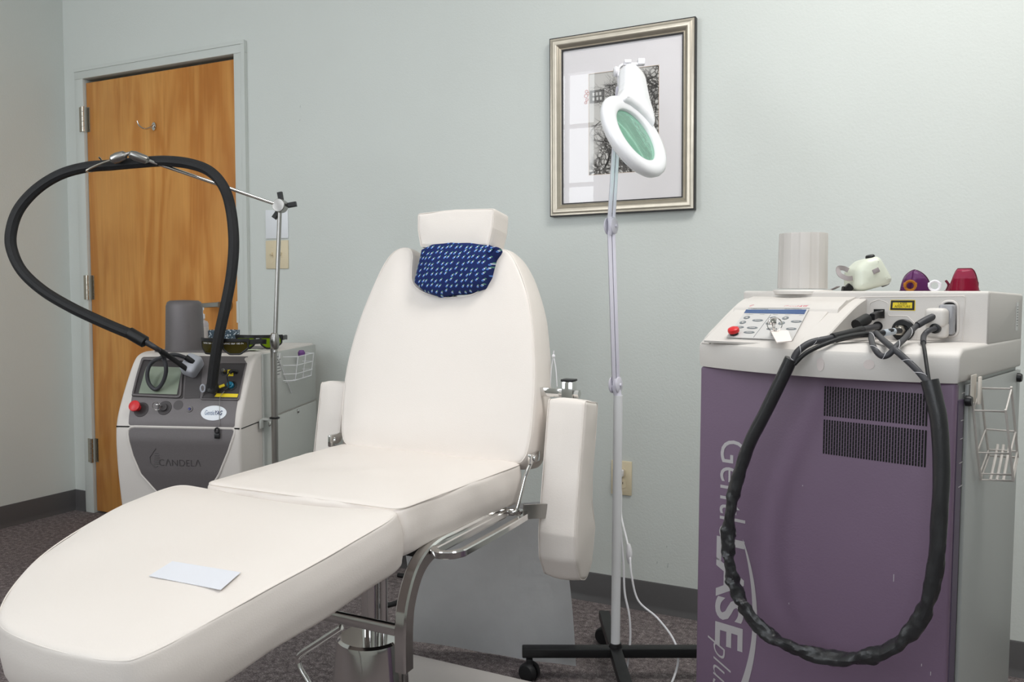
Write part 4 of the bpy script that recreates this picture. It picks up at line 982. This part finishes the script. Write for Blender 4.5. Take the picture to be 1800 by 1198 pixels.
# top bridge and well plane
WP0 = (-.03, .9755); WP1 = (.088, 1.030)
loft(bm, L, [(-LW+.02, [(.075, .975), (.088, 1.030), (.092, 1.034), (.128, 1.048), (.135, 1.0475), (.20, 1.0585), (.27, 1.0652), (.27, .975)]), (UC-.02, [(.075, .975), (.088, 1.030), (.092, 1.034), (.128, 1.048), (.135, 1.0475), (.20, 1.0585), (.27, 1.0652), (.27, .975)])])
cas = obj('top_casing', bm, M_lid, big, angle=32)
WA = V3((0, WP1[0]-WP0[0], WP1[1]-WP0[1])); WL = WA.length; WA.normalize()
wv = (L.V*WA.y+L.Z*WA.z); wn = (-L.V*WA.z+L.Z*WA.y); WO = L.P(0, WP0[0], WP0[1])
wm = lambda a, b, c: WO + L.U*a + wv*b + wn*c
def wpx(px, py): P = pl(px, py, WO, wn); d = P-WO; return (d.dot(L.U), d.dot(wv))
x0, x1 = -LW+.024, UC-.037
bm = new(); plate(bm, rect(x0, -.002, x1, WL+.004), wm, .004, h0=-.006); obj('console_well', bm, M_lid, big, smooth=False)
kp_ = obj('keypad', plate(new(), rpoly([wpx(*q) for q in ((1319, 536), (1426, 536), (1393, 598), (1277, 593))], .002, 0), wm, .0012), mat('keypad_grey', (196, 194, 192), .4), big, smooth=False)
def wplate2(name, pts, m, h=.0013, t=.0004, r=0, par=None): return obj(name, plate(new(), rpoly([wpx(*q) for q in pts], r, 0, 3) if r else [Vector(wpx(*q)) for q in pts], wm, t, h0=h), m, par or kp_, smooth=False)
M_lcd = mat('blue_display', (58, 84, 128), .25)
wplate2('display', ((1312, 545), (1418, 545), (1414, 553), (1308, 551)), M_lcd)
M_key = mat('key_grey', (112, 118, 122), .4)
lu = [wpx(1319, 541), wpx(1426, 541)]
wplate2('header_line', ((1316, 542.5), (1424, 542.5), (1423.5, 543), (1315.5, 543)), M_key)
wplate2('divider_line', ((1355, 553.6), (1355.6, 553.6), (1325, 594), (1324.4, 594)), M_key)
def key(px, py, rx, ry, tri=0):
    c = wpx(px, py); k = obj('key', plate(new(), ell(c[0], c[1], rx, ry, 20), wm, .0005, h0=.0013), M_key, kp_, smooth=False)
    if tri: obj('arrow', plate(new(), [Vector((c[0]-.003, c[1]-tri*.002)), Vector((c[0]+.003, c[1]-tri*.002)), Vector((c[0], c[1]+tri*.0028))], wm, .0002, h0=.0019), M_lid, k, smooth=False)
    else: obj('print', plate(new(), rect(c[0]-rx*.5, c[1]-.0008, c[0]+rx*.5, c[1]+.0008), wm, .0002, h0=.0019), M_lid, k, smooth=False)
for px, py, rx, ry, tr in ((1313, 559, .0060, .0062, 1), (1306, 567.5, .0060, .0062, -1), (1359, 560, .0060, .0062, 1), (1381, 560, .0060, .0062, 1), (1352, 569, .0060, .0062, -1), (1374, 569, .0060, .0062, -1), (1332, 564, .0105, .0045, 0), (1400, 566, .0100, .0045, 0), (1299, 576, .0100, .0045, 0), (1322.5, 577, .0105, .0045, 0), (1317, 585, .0105, .0045, 0), (1357, 579, .0100, .0045, 0), (1391, 579, .0095, .0045, 0)): key(px, py, rx, ry, tr)
def wtext(name, s, px, py, size, m, **k):
    c = wpx(px, py); obj(name, text(new(), s, size, lambda a, b, h: wm(c[0]+a, c[1]+b, .0014+h), t=.0003, **k), m, kp_, smooth=False)
M_pred = mat('print_crimson', (196, 60, 90), .5)
wtext('brand_text', 'Gentle', 1377, 539.5, .012, M_pred, bold=-.01, shear=.2, align='LEFT'); wtext('brand_text', 'LASE', 1400, 539.5, .012, M_pred, bold=.012, shear=.2, align='LEFT', sx=.8)
wtext('small_text', 'LASER CONTROL', 1336, 544, .0045, M_key); wtext('small_text', 'DCD CONTROL', 1395, 544.3, .0045, M_key)
for i, (px, py) in enumerate(((1318, 553.5), (1340, 553.5), (1363, 554), (1385, 554.5), (1409, 555))): wtext('small_text', ('FLUENCE', 'PULSE', 'SPRAY', 'DELAY', 'SPOT')[i], px, py, .0035, M_key)
c = wpx(1321, 539); obj('logo_mark', tube(new(), [wm(c[0]+a, c[1]+b, .0016) for a, b in ((.003, .005), (-.002, .003), (-.003, 0), (0, -.003), (.003, -.003))], .0005, seg=5, n=2), M_pred, kp_)
c = wpx(1291, 588); eb = wm(c[0], c[1], .0)
obj('stop_stem', lathe(new(), eb, wn, [(.0078, 0), (.0078, .006)], 24), M_black, big)
obj('stop_button', lathe(new(), eb+wn*.005, wn, [(.007, 0), (.0100, .001), (.0106, .004), (.0098, .0075), (.006, .0095), (0, .0100)], 32), M_red, big)
# key with tag
c = wpx(1363, 588); kb = wm(c[0], c[1], 0); ks = obj('key_switch', lathe(new(), kb, wn, [(.008, 0), (.008, .003), (.006, .004), (.006, .007), (0, .007)], 24), M_chrome, big)
bm = new(); box(bm, kb+wn*.016, (.0022, .009, .022), (L.U, wv, wn), .0006); box(bm, kb+wn*.027, (.014, .002, .012), (_r, -_w, _u), .002)
rc_ = kb+wn*.020-_w*.006+_u*.000
tube(bm, [rc_+(_r*math.cos(q)+_u*math.sin(q)-_w*.3*math.cos(q))*.0118 for q in [2*math.pi*k/18 for k in range(18)]], .0009, seg=6, n=2, closed=True)
obj('key', bm, M_chrome, ks)
tg = L.onv(1372, 600, -.045)
tgp = [az(x, y, .979) for x, y in ((1352, 593), (1384, 594), (1392, 607), (1365, 608))]
bm = new(); q_ = [L.loc(p) for p in tgp]
plate(bm, rpoly([(p.x, p.y) for p in q_], .002, 0), lambda a, b, h: L.P(a, b, .985+h+.05*(b-q_[2].y)), .0016); obj('key_tag', bm, mat('tag_cream', (240, 228, 222), .5), ks, smooth=False)
bm = tube(new(), [rc_-_u*.009, rc_-_u*.012+_r*.006, tgp[1]+V3((0, 0, .006))-_r*.006], .0011, seg=6); obj('tag_ring', bm, M_chrome, ks)
# smudges
for (px, py, rx, ry) in ((1443, 640, .006, .011), (1524, 640, .0078, .0078)):
    u = L.loc(L.onv(px, py, -.05)).x; z = L.loc(L.onv(px, py, -bul(u))).z
    obj('faded_sticker_mark', plate(new(), ell(u, z, rx, ry), lambda a, b, h: L.P(a, -bul(a)-.0012-h, b), .0002, .004), mat('faded_pink', (214, 203, 199), .6), cas, smooth=False)
# vents
bm = new()
va, vb, vc, vd = [L.loc(L.onv(*q, 0)) for q in ((1451, 676), (1630, 688), (1448, 797), (1630, 820))]
z_a, z_b = va.z-.002, vc.z+.0; zm = (z_a+z_b)/2+.004; nS = 37
bmk = new()
for row, (zt, zb_) in enumerate(((z_a, zm+.003), (zm-.003, z_b))):
    for k in range(nS):
        u = va.x+(vb.x-va.x)*k/(nS-1)
        plate(bm, rpoly([(u-.0014, zb_), (u+.0014, zb_), (u+.0014, zt), (u-.0014, zt)], .0013, 0, 3), lambda a, b, h: L.P(a, -.0004-h, b), .0002)
obj('vent_slots', bm, M_dark, panel, smooth=False)
bm = new()
for row, (zt, zb_) in enumerate(((z_a, zm+.003), (zm-.003, z_b))):
    for k in range(0, nS-1):
        u = va.x+(vb.x-va.x)*k/(nS-1)
        for j in range(7):
            z = zt+(zb_-zt)*(j+.5+(.5 if k % 2 else 0)*.9)/7.6
            plate(bm, [Vector((u-.0012, z-.0010)), Vector((u+.0012, z+.0004)), Vector((u+.0012, z+.0010)), Vector((u-.0012, z-.0004))], lambda a, b, h: L.P(a, -.0007-h, b), .0001)
obj('vent_mesh', bm, mat('vent_mesh_grey', (96, 90, 94), .5, .5), panel, smooth=False)
# side lettering
def pm(u0, z0): return lambda a, b, h: L.P(u0+b, -.0006-h, z0-a)
P = L.loc(L.onv(1288, 771, 0)); P2 = L.loc(L.onv(1283, 945, 0)); 
def fit(s, m, pxa, pxb, ub, ht, **k):
    """lettering running down the panel from pixel row pxa to pxb, base line at ub, cap height ht"""
    a = L.loc(L.onv(1285, pxa, 0)).z; b = L.loc(L.onv(1285, pxb, 0)).z
    t_ = new(); text(t_, s, 1, lambda x, y, h: V3((x, y, 0)), align='LEFT', **k)
    xs = [v.co.x for v in t_.verts]; cap = [v.co.y for v in t_.verts]; w_ = max(xs)-min(xs); mn = min(xs)
    ylo = -.0; t_.free()
    sc = (a-b)/w_; cy0 = k.pop('cy', 0)
    return sc, mn, a
def letters(name, s, ya, yb, u0, u1, bold, shear=0, lowu=0):
    a = L.loc(L.onv(1285, ya, 0)).z; b = L.loc(L.onv(1285, yb, 0)).z
    t_ = text(new(), s, 1, lambda x, y, h: V3((x, y, 0)), align='LEFT', bold=bold, shear=shear)
    xs = [v.co.x for v in t_.verts]; ys = [v.co.y for v in t_.verts]; x0_, x1_, y0_, y1_ = min(xs), max(xs), min(ys), max(ys)
    for v in t_.verts:
        x, y = (v.co.x-x0_)/(x1_-x0_), (v.co.y-y0_)/(y1_-y0_)
        v.co = L.P(u0+(u1-u0)*y, -.0008, a+(b-a)*x)
    obj(name, t_, M_silver, panel, smooth=False)
ul = lambda px, py: L.loc(L.onv(px, py, 0)).x
letters('panel_lettering', 'Gentle', 773, 948, ul(1266, 860), ul(1312, 860), -.004)
letters('panel_lettering', 'LASE', 946, 1140, ul(1258, 1040), ul(1308, 1040), .022)
letters('panel_lettering', 'plus', 1128, 1225, ul(1244, 1165), ul(1285, 1165), -.012, shear=.45)
arc = [(1306, 947), (1318, 985), (1327, 1030), (1331, 1080), (1329, 1130), (1322, 1175), (1310, 1215), (1300, 1235)]
arc2 = [(1282, 1235), (1298, 1210), (1312, 1170), (1321, 1125), (1323, 1080), (1321, 1035), (1315, 990)]
pts = [L.loc(L.onv(*q, 0)) for q in arc+arc2]
sm = catmull([V3((p.x, p.z, 0)) for p in pts], 4, True)
obj('panel_swoosh', plate(new(), [Vector((p.x, p.y)) for p in sm], lambda a, b, h: L.P(a, -.0005-h, b), .0003), M_silver, panel, smooth=False)
# rear block details
BV = .172
bl = lambda px, py, v=BV: L.loc(L.onv(px, py, v))
bmf = lambda a, b, h: L.P(a, BV-.0002-h, b)
def bplate(name, pts, m, t=.001, r=0, h0=0, par=None, step=0): return obj(name, plate(new(), rpoly([(lambda P: (P.x, P.z))(bl(*q)) for q in pts], r, 0, 5) if r else [Vector((lambda P: (P.x, P.z))(bl(*q))) for q in pts], bmf, t, h0=h0), m, par or big, smooth=False)
M_lid2 = mat('cream_recess', (214, 208, 203), .5)
def groove(name, pts, r, rad=.0012, par=None):
    P = rpoly([(lambda P: (P.x, P.z))(bl(*q)) for q in pts], r, 0, 6)
    return obj(name, tube(new(), [bmf(p.x, p.y, .0002) for p in P], rad, seg=6, n=1, closed=True), M_lid2, par or big)
groove('socket_panel', ((1511, 522), (1697, 520), (1692, 598), (1507, 594)), .004, .0009)
groove('socket_outline', ((1529, 595), (1529, 532), (1545, 526), (1561, 532), (1561, 555), (1595, 555), (1612, 572), (1612, 596)), .006, .0009)
bplate('port_opening', ((1536, 543), (1555, 543), (1555, 559), (1536, 559)), M_dark, .0006)
bplate('port_metal', ((1549, 545), (1554, 545), (1554, 558), (1549, 558)), M_nickel, .0012)
yl = bplate('warning_label', ((1566, 527), (1609, 527), (1609, 546), (1564, 545)), M_yel, .0004, .001)
bplate('label_border', ((1566.6, 527.8), (1608, 527.8), (1607.4, 545), (1565.2, 544.3)), M_black, .0002, h0=.0005, par=yl)
bplate('label_field', ((1570, 531.3), (1604, 531.3), (1603.6, 541.6), (1569, 541)), M_yel, .0002, h0=.0009, par=yl)
lc = bl(1587, 536); 
for i, s in enumerate(('LASER', 'APERTURE')): obj('label_text', text(new(), s, .0058, lambda a, b, h: bmf(lc.x+a, lc.z+.0026-.0052*i+b, .0013+h), t=.0002), mat('print_brown', (90, 80, 20), .6), yl, smooth=False)
c = bl(1588, 580); obj('round_port', lathe(new(), bmf(c.x, c.z, 0), -L.V, [(.0195, 0), (.0195, .003), (.018, .0045), (.010, .0045), (.008, .002), (0, .002)], 40), M_black, big)
hx = bmf(c.x-.002, c.z-.0, .004); dh = (-L.V-L.U*.55).normalized()
obj('hex_fitting', lathe(new(), hx, dh, [(.0098, 0), (.0098, .008), (.006, .010), (.006, .016)], 6), M_nickel, big)
c = bl(1543, 573); obj('small_port', lathe(new(), bmf(c.x, c.z, 0), -L.V, [(.0088, 0), (.0088, .002), (.006, .002), (.006, .0005), (0, .0005)], 28), M_black, big)
# oval bay with clear cover and white connector block
ov = rpoly([(lambda P: (P.x, P.z))(bl(*q)) for q in ((1655, 529), (1684, 529), (1684, 591), (1655, 591))], .014, 0, 8)
obj('bay_ring', tube(new(), [bmf(p.x, p.y, .001) for p in ov], .0022, seg=8, n=1, closed=True), M_lid2, big)
obj('bay_opening', plate(new(), inset(ov if area2(ov) > 0 else ov[::-1], .002), bmf, .0008), M_dark, big, smooth=False)
c = bl(1668, 561); bm = new(); box(bm, bmf(c.x, c.z, .010), (.024, .022, .052), (L.U, -L.V, L.Z), .004, 3); obj('clear_cover', bm, mat('clear_plastic', (205, 205, 210), .15, trans=.5), big)
Qc = L.onv(1645, 567, .135); bm = new(); box(bm, Qc+L.Z*.009+L.V*.004, (.034, .030, .032), (L.U, -L.V, L.Z), .008, 4); box(bm, Qc-L.Z*.012+L.V*.010, (.034, .024, .028), (L.U, -L.V, L.Z), .007, 4)
cblk = obj('connector_block', bm, M_lid, big)
bm = lathe(new(), L.onv(1644, 577, .128), -L.V, [(.0085, -.004), (.0085, .004), (.006, .005), (.006, 0)], 24); obj('lower_socket', bm, M_black, cblk)
# side label plate, top rear
P = L.loc(L.onu(1788, 556, .0035)); bm = box(new(), L.P(.0035, P.y, P.z), (.0006, .016, .052), L.ax); sl = obj('side_label', bm, mat('label_white2', (226, 226, 224), .6), big, smooth=False)
bm = new()
for k in range(8): box(bm, L.P(.0040, P.y, P.z+.018-k*.005), (.0003, .006+.002*(k % 3), .0012), L.ax)
obj('label_lines', bm, M_anth2, sl, smooth=False)
# round holder on top
P = bl(1410, 512, .215); hc_ = L.P(P.x, .215, 1.0605)
hh2 = thing('handpiece_holder', 'cream ribbed round holder standing on the purple laser machine', 'holder', hc_)
obj('base_ring', lathe(new(), hc_, (0, 0, 1), [(.058, -.002), (.058, .004), (.055, .007), (.044, .007)], 48), M_lid, hh2)
bm = new(); n_ = 96; rows = []
for z, s in ((.006, 1.03), (.06, 1.01), (.112, 1.0), (.115, .985)):
    row = []
    for k in range(n_):
        a_ = 2*math.pi*k/n_; rr = .0445+(.0016 if (k % 12) < 7 else 0)
        row.append(bm.verts.new(hc_+V3((math.cos(a_)*rr*s, math.sin(a_)*rr*s, z+.003))))
    rows.append(row)
for a, b in zip(rows, rows[1:]):
    for k in range(n_): bm.faces.new((a[k], a[(k+1) % n_], b[(k+1) % n_], b[k]))
bm.faces.new(rows[-1])
obj('shell', bm, M_lid, hh2, angle=25)
# ------------------------------------------------------------ things lying on the purple machine
M_smoke = mat('ivory_goggle_plastic', (226, 230, 214), .3, trans=.15)
TZ = 1.064
P = bl(1524, 508, .25); g0 = L.P(P.x, .25, TZ)
wg = thing('white_goggles', 'ivory box goggles with grey strap and black vents on the purple laser machine', 'goggles', g0)
cc_ = dp(1521, 483, (g0-EYE).dot(_w)); X_, Y_, Z_ = (_r*.96+_u*.22).normalized(), (_u*.96-_r*.22).normalized(), -_w
go = rpoly([(-.036, -.020), (-.028, .016), (-.004, .030), (.022, .032), (.037, -.018), (.030, -.027), (-.024, -.029)], .022, .004, 8)
gmf = lambda a, b, c: cc_ + X_*a + Y_*b + Z_*c
obj('goggle_body', cushion(new(), go, .075, gmf, r=.015, puff=.007, step=.01, L=.02), M_smoke, wg, angle=60)
bm = new()
for (a, b, dd) in ((.008, .0315, (.0, 1, .15)), (.024, -.024, (.1, -1, .3))):
    d_ = (X_*dd[0]+Y_*dd[1]+Z_*dd[2]).normalized(); lathe(bm, gmf(a, b, .020)-d_*.002, d_, [(.0085, 0), (.0085, .004), (.007, .006), (0, .0065)], 24)
obj('vent_plug', bm, M_black, wg)
bm = new(); box(bm, gmf(.002, .004, .0445), (.013, .009, .003), ((X_*.97+Y_*.2).normalized(), (Y_*.97-X_*.2).normalized(), Z_), .001); obj('buckle_pad', bm, mat('strap_grey', (150, 142, 142), .7), wg)
M_strap = bpy.data.materials['strap_grey']
bm = tube(new(), [gmf(-.034, .0, .02), gmf(-.045, .002, .022), gmf(-.054, .012, .015), gmf(-.050, .024, .005), gmf(-.038, .022, .0), gmf(-.030, .016, .0)], 0, sq=(.009, .0015), up=_w); obj('strap', bm, M_strap, wg)
bm = tube(new(), [gmf(-.036, -.014, .01), gmf(-.046, -.020, .01), gmf(-.054, -.018, .01)], .006, n=2, sq=(.014, .010), up=_w); obj('strap_clip', bm, M_black, wg)
bm = tube(new(), [g0+L.U*-.055+V3((0, 0, .010)), g0+L.U*-.068+V3((0, 0, .004)), g0+L.U*-.078+V3((0, 0, .0035)), g0+L.U*-.083+L.V*.02+V3((0, 0, .0035))], 0, sq=(.016, .0015), up=(0, 0, 1)); obj('strap', bm, M_strap, wg)
def ring(px, py, r0, r1, m, label, v=.215):
    c = bl(px, py, v); c = L.P(c.x, v, TZ+r1); bm = new(); d_ = (EYE-c).normalized()*1
    d_.z = 0; d_.normalize()
    lathe(bm, c+d_*-.008, d_, [(r0, 0), (r1*.86, 0), (r1*.86, .008), (r1, .0085), (r1, .012), (r1*.8, .013), (r0, .010), (r0, 0)], 32, False)
    ears = [c+d_*.005+s*_r*(r1*.93)+V3((0, 0, .0015)) for s in (-1, 1)]
    for e in ears: box(bm, e, (.005, .005, .008), (_r, d_, V3((0, 0, 1))), .001)
    return obj('aperture_ring', bm, m, label=label, cat='ring')
M_amber = mat('amber_plastic', (205, 140, 60), .2, trans=.5, ior=1.3)
ring(1600, 500, .0060, .0108, M_amber, 'amber plastic ring standing in front of the purple goggles')
ring(1643, 501, .0060, .0106, M_white, 'white plastic ring between the purple and the red goggles')
def shield(px0, px1, ptop, m, label, peak, v, side=1):
    a = bl(px0, 510, v); b = bl(px1, 510, v); w_ = b.x-a.x; c = L.P((a.x+b.x)/2, v, TZ); h_ = bl(px0, ptop, v).z-TZ
    t = thing('eye_shield_goggles', label, 'goggles', c)
    bm = new(); nu, nv = 32, 10; g = []
    for i in range(nu+1):
        q = i/nu; th = math.pi*(1-q)
        x = math.cos(th); prof_ = max(0, 1-(abs(q-peak)/.56)**1.45) if side > 0 else min(1, math.exp(-(abs(q-.66)/.27)**2.6) + .62*math.exp(-(abs(q-.36)/.17)**2)); row = []
        for j in range(nv+1):
            s = j/nv
            hh_ = h_*(.12+.88*prof_)
            row.append(bm.verts.new(c+L.U*(w_/2*x*(1-.12*s))-L.V*(.030*math.sin(th)*(1-.55*s*s))+V3((0, 0, .001+hh_*math.sin(s*math.pi/2)))))
        g.append(row)
    for i in range(nu):
        for j in range(nv): bm.faces.new((g[i][j], g[i+1][j], g[i+1][j+1], g[i][j+1]))
    rim_top = [g[i][nv].co.copy() for i in range(nu+1)]; rim_bot = [g[i][0].co.copy() for i in range(nu+1)]
    bmesh.ops.solidify(bm, geom=bm.faces[:], thickness=.0018); obj('visor', bm, m, t, angle=50)
    bm = new(); tube(bm, rim_top, .0014, seg=8, n=1); tube(bm, rim_bot, .0016, seg=8, n=1)
    k = int(nu*(.5 if side > 0 else .3)); tube(bm, [g_.co.copy() if False else p for g_, p in []] or [rim_bot[k], (rim_bot[k]+rim_top[k])/2-L.V*.003, rim_top[k]], .0014, seg=6, n=3)
    obj('rim', bm, M_dk if True else m, t)
    # rear half of the eye cup
    bm = new(); rows = []
    for i in range(13):
        th = math.pi*i/12; rows.append([bm.verts.new(c+L.U*(w_*.46*math.cos(th))+L.V*(.020*math.sin(th))+V3((0, 0, zz_))) for zz_ in (.001, h_*.35*(1+math.sin(th)*.6))])
    for i in range(12): bm.faces.new((rows[i][0], rows[i+1][0], rows[i+1][1], rows[i][1]))
    bmesh.ops.solidify(bm, geom=bm.faces[:], thickness=.0018); obj('eye_cup', bm, m, t, angle=50)
    return t, c, w_, h_
M_dk = mat('dark_violet_rim', (70, 30, 60), .25)
M_vio = mat('violet_plastic', (130, 72, 130), .18, trans=.5, ior=1.25); 
shield(1583, 1637, 476, M_vio, 'violet plastic eye shield goggles standing behind the amber ring', .52, .255)
M_dk = mat('dark_red_rim', (96, 18, 40), .25)
M_mar = mat('crimson_plastic', (180, 50, 85), .18, trans=.6, ior=1.25)
t, c, w_, h_ = shield(1666, 1722, 474, M_mar, 'crimson plastic eye shield goggles at the right end of the purple machine', .62, .23, -1)
bm = tube(new(), [c-L.U*(w_/2+.002)+V3((0, 0, .002)), c-L.U*(w_/2-.001)+V3((0, 0, .012)), c-L.U*(w_/2+.004)+V3((0, 0, .020))], .0022, seg=10); tube(bm, [c-L.U*(w_/2+.006)+V3((0, 0, .001)), c-L.U*(w_/2-.012)+V3((0, 0, .001))], .0012, seg=6, n=1); obj('nose_clip', bm, M_dk, t)
# ------------------------------------------------------------ hose hanging in front of the purple machine
HV = -.080
sleeve = [(1391, 630), (1371, 672), (1345, 725), (1318, 778), (1300, 830), (1288, 875), (1281, 925), (1280, 965), (1286, 1010), (1300, 1050), (1326, 1092), (1368, 1126), (1425, 1149), (1490, 1157), (1552, 1146), (1600, 1112), (1630, 1060), (1645, 990), (1651, 910), (1655, 830), (1651, 745), (1642, 700), (1634, 668)]
def sv(i): return HV - .012*math.sin(i/22*math.pi)
pts = [L.onv(x, y, sv(i)) for i, (x, y) in enumerate(sleeve)]
def crk(t, a):
    mid = math.exp(-((t-.48)/.30)**4)
    tw = t*34
    w_ = noise.noise(V3((t*30, 0, 1.7)))
    return .0108+.0018*max(0, (t-.72)/.28) + mid*(.0026*math.cos(2*(a-tw*1.1-2*w_)) + .0034*abs(noise.noise(V3((t*55, math.cos(a)*1.1, math.sin(a)*1.1))))+.0014*noise.noise(V3((t*120, math.cos(a)*2, math.sin(a)*2)))-.0010)
bm = tube(new(), pts, .0122, seg=18, n=16, rf=crk)
M_sleeve = mat('black_vinyl_sleeve', (40, 40, 42), .33, bump=.15, bscale=300, spec=.6)
bh = obj('sleeved_hose', bm, M_sleeve, label='black crinkled vinyl sleeve hose hanging in a loop on the purple laser machine', cat='hose', angle=28)
def onL(*q): return [L.onv(x, y, v) for x, y, v in q]
def cable(name, pts, r, m=None): return obj(name, tube(new(), onL(*pts), r, seg=12), m or M_cab, bh)
cable('thick_cable', ((1393, 636, -.08), (1402, 618, -.07), (1425, 602, -.05), (1460, 594, -.02), (1500, 583, .04), (1525, 577, .10), (1543, 573, .168)), .0056)
def helix(pts, r, n=26):
    P = catmull(onL(*pts), 14); out = []; s_ = None; N = len(P)
    for i in range(N):
        d = (P[min(i+1, N-1)]-P[max(i-1, 0)]).normalized(); s_ = basis(d)[0] if s_ is None else (s_-d*s_.dot(d)).normalized(); t_ = s_.cross(d); a_ = i/N*n
        out.append(P[i]+(s_*math.cos(a_)+t_*math.sin(a_))*r)
    obj('white_thread', tube(new(), out, .00035, seg=5, n=1), M_white, bh)
helix(((1393, 636, -.08), (1402, 618, -.07), (1425, 602, -.05), (1460, 594, -.02)), .0058, 18)
helix(((1532, 586, .06), (1532, 597, -.01), (1537, 612, -.064), (1549, 625, -.070), (1562, 623, -.070), (1575, 609, -.060), (1590, 595, .0), (1601, 582, .06), (1612, 572, .10)), .0048, 30)
helix(((1570, 612, -.064), (1592, 631, -.072), (1612, 650, -.078), (1632, 674, -.082)), .0052, 18)
cable('heat_shrink', ((1463, 592.5, -.018), (1490, 586, .02), (1515, 579, .075)), .0068, M_rubber)
cable('thin_cable', ((1396, 640, -.082), (1412, 624, -.075), (1432, 612, -.06), (1470, 597, -.03), (1505, 589, .02), (1530, 586, .07)), .0036, M_rubber)
cable('thick_cable', ((1470, 597, -.026), (1505, 589, .03), (1545, 586, .08), (1566, 582, .11), (1582, 581, .145)), .0050, M_rubber)
cable('cable_label', ((1553, 585, .09), (1571, 582, .12)), .0060, mat('cable_sticker', (176, 184, 192), .5))
cable('looped_cable', ((1532, 586, .06), (1532, 597, -.01), (1537, 612, -.064), (1549, 625, -.070), (1562, 623, -.070), (1575, 609, -.060), (1590, 595, .0), (1601, 582, .06), (1612, 572, .10), (1628, 562, .115), (1643, 556, .130)), .0046)
cable('cable_boot', ((1613, 571, .10), (1628, 562, .115), (1643, 555, .13)), .0060, M_cab)
cable('thick_cable', ((1540, 585, .06), (1553, 598, -.01), (1570, 612, -.064), (1592, 631, -.072), (1612, 650, -.078), (1632, 674, -.082)), .0050)
cable('thin_cable', ((1646, 578, .125), (1634, 580, .11), (1624, 590, .09), (1623, 602, .03), (1625, 614, -.04), (1628, 636, -.062), (1633, 670, -.080)), .0028, M_rubber)
cable('cable_boot', ((1645, 577, .126), (1632, 581, .105), (1624, 590, .09), (1623, 602, .03)), .0046, M_cab)
obj('network_plug', tube(new(), onL((1551, 551, .165), (1541, 553, .155), (1533, 557, .13)), .0052, seg=8, n=2, sq=(.009, .012), up=(0, 0, 1)), M_black, bh)
cable('network_lead', ((1535, 555, .14), (1524, 561, .12), (1512, 570, .10)), .0020, M_grey)
cable('ferrite_bead', ((1524, 560, .115), (1505, 571, .085)), .0100, M_black)
M_rack = mat('rack_enamel', (196, 190, 184), .4)
# ------------------------------------------------------------ wire rack on the side of the purple machine
rk = thing('wire_rack', 'white wire rack hooked on the side of the purple laser machine', 'wire rack', L.P(.02, .08, .75))
n1 = L.loc(L.onu(1711, 721, .012)); RR = []
def zof(px, py): return L.loc(L.onu(px, py, .012)).z
RW = .0019
for pts_ in (((1711, 721), (1768, 723), (1778, 683), (1724, 682)), ((1718, 795), (1776, 797), (1785, 758), (1732, 754)), ((1723, 832), (1780, 834), (1788, 793), (1737, 790))):
    P = [L.onu(*pts_[0], .010), None, None, L.onu(*pts_[3], .010)]; P[1] = L.onv(*pts_[1], L.loc(P[0]).y); P[2] = L.onv(*pts_[2], L.loc(P[3]).y); RR.append(P)
    obj('rack_ring', tube(new(), P, RW, seg=8, n=1, closed=True), M_rack, rk)
bm = new()
for k in range(4):
    a_, b_ = RR[0][k], RR[2][k]; d_ = (b_-a_)
    pr_ = [a_-d_*(.12 if k in (0, 3) else .03), a_, RR[1][k], b_, b_+d_*.10]; 
    tube(bm, pr_, RW, seg=8, n=1)
B = [RR[2][k]+(RR[2][k]-RR[0][k])*.10 for k in range(4)]
tube(bm, B, RW, seg=8, n=1, closed=True)
for f_ in (.3, .5, .7):
    p0 = B[0].lerp(B[1], f_); p1 = B[3].lerp(B[2], f_); tube(bm, [p0, p0.lerp(p1, .8)+V3((0, 0, .012)), p1+V3((0, 0, .02))], RW*1.2, seg=8, n=3)
obj('rack_wire', bm, M_rack, rk)
h0 = L.onu(1707, 666, .006); h1 = L.onu(1708, 704, .012); bm = new()
c_ = (h0+h1)/2; box(bm, c_+L.V*.012, (.0015, .030, .046), L.ax); box(bm, c_+L.V*.020+L.U*.007-L.Z*.002, (.004, .010, .044), L.ax, .001); obj('hook_plate', bm, mat('aged_white', (222, 214, 204), .5), rk)
# small marks on the purple panel
bm = new()
for px, py, h_ in ((1411, 853, .002), (1387, 1060, .003), (1571, 1015, .012), (1620, 1168, .004), (1636, 1183, .006)):
    p = L.loc(L.onv(px, py, 0)); plate(bm, [Vector((p.x-.0005, p.z-h_/2)), Vector((p.x+.0005, p.z-h_/2)), Vector((p.x+.0006, p.z+h_/2)), Vector((p.x-.0004, p.z+h_/2))], lambda a, b, h: L.P(a, -.0005-h, b), .0002)
obj('paint_chip', bm, M_silver, panel, smooth=False)
# scuffs on the wall
bm = new()
for px, py, h_ in ((528, 187, .004), (527, 211, .003), (1155, 988, .004), (1174, 993, .008), (1172, 960, .003)):
    p = ay(px, py, 0); plate(bm, [Vector((p.x-.002, p.z-h_)), Vector((p.x+.001, p.z-h_)), Vector((p.x+.002, p.z+h_)), Vector((p.x, p.z+h_))], lambda a, b, h: V3((a, -.0004-h, b)), .0002)
sc_ = obj('trim_2', bm, mat('wall_scuff', (176, 182, 178), .8), smooth=False, kind='structure')
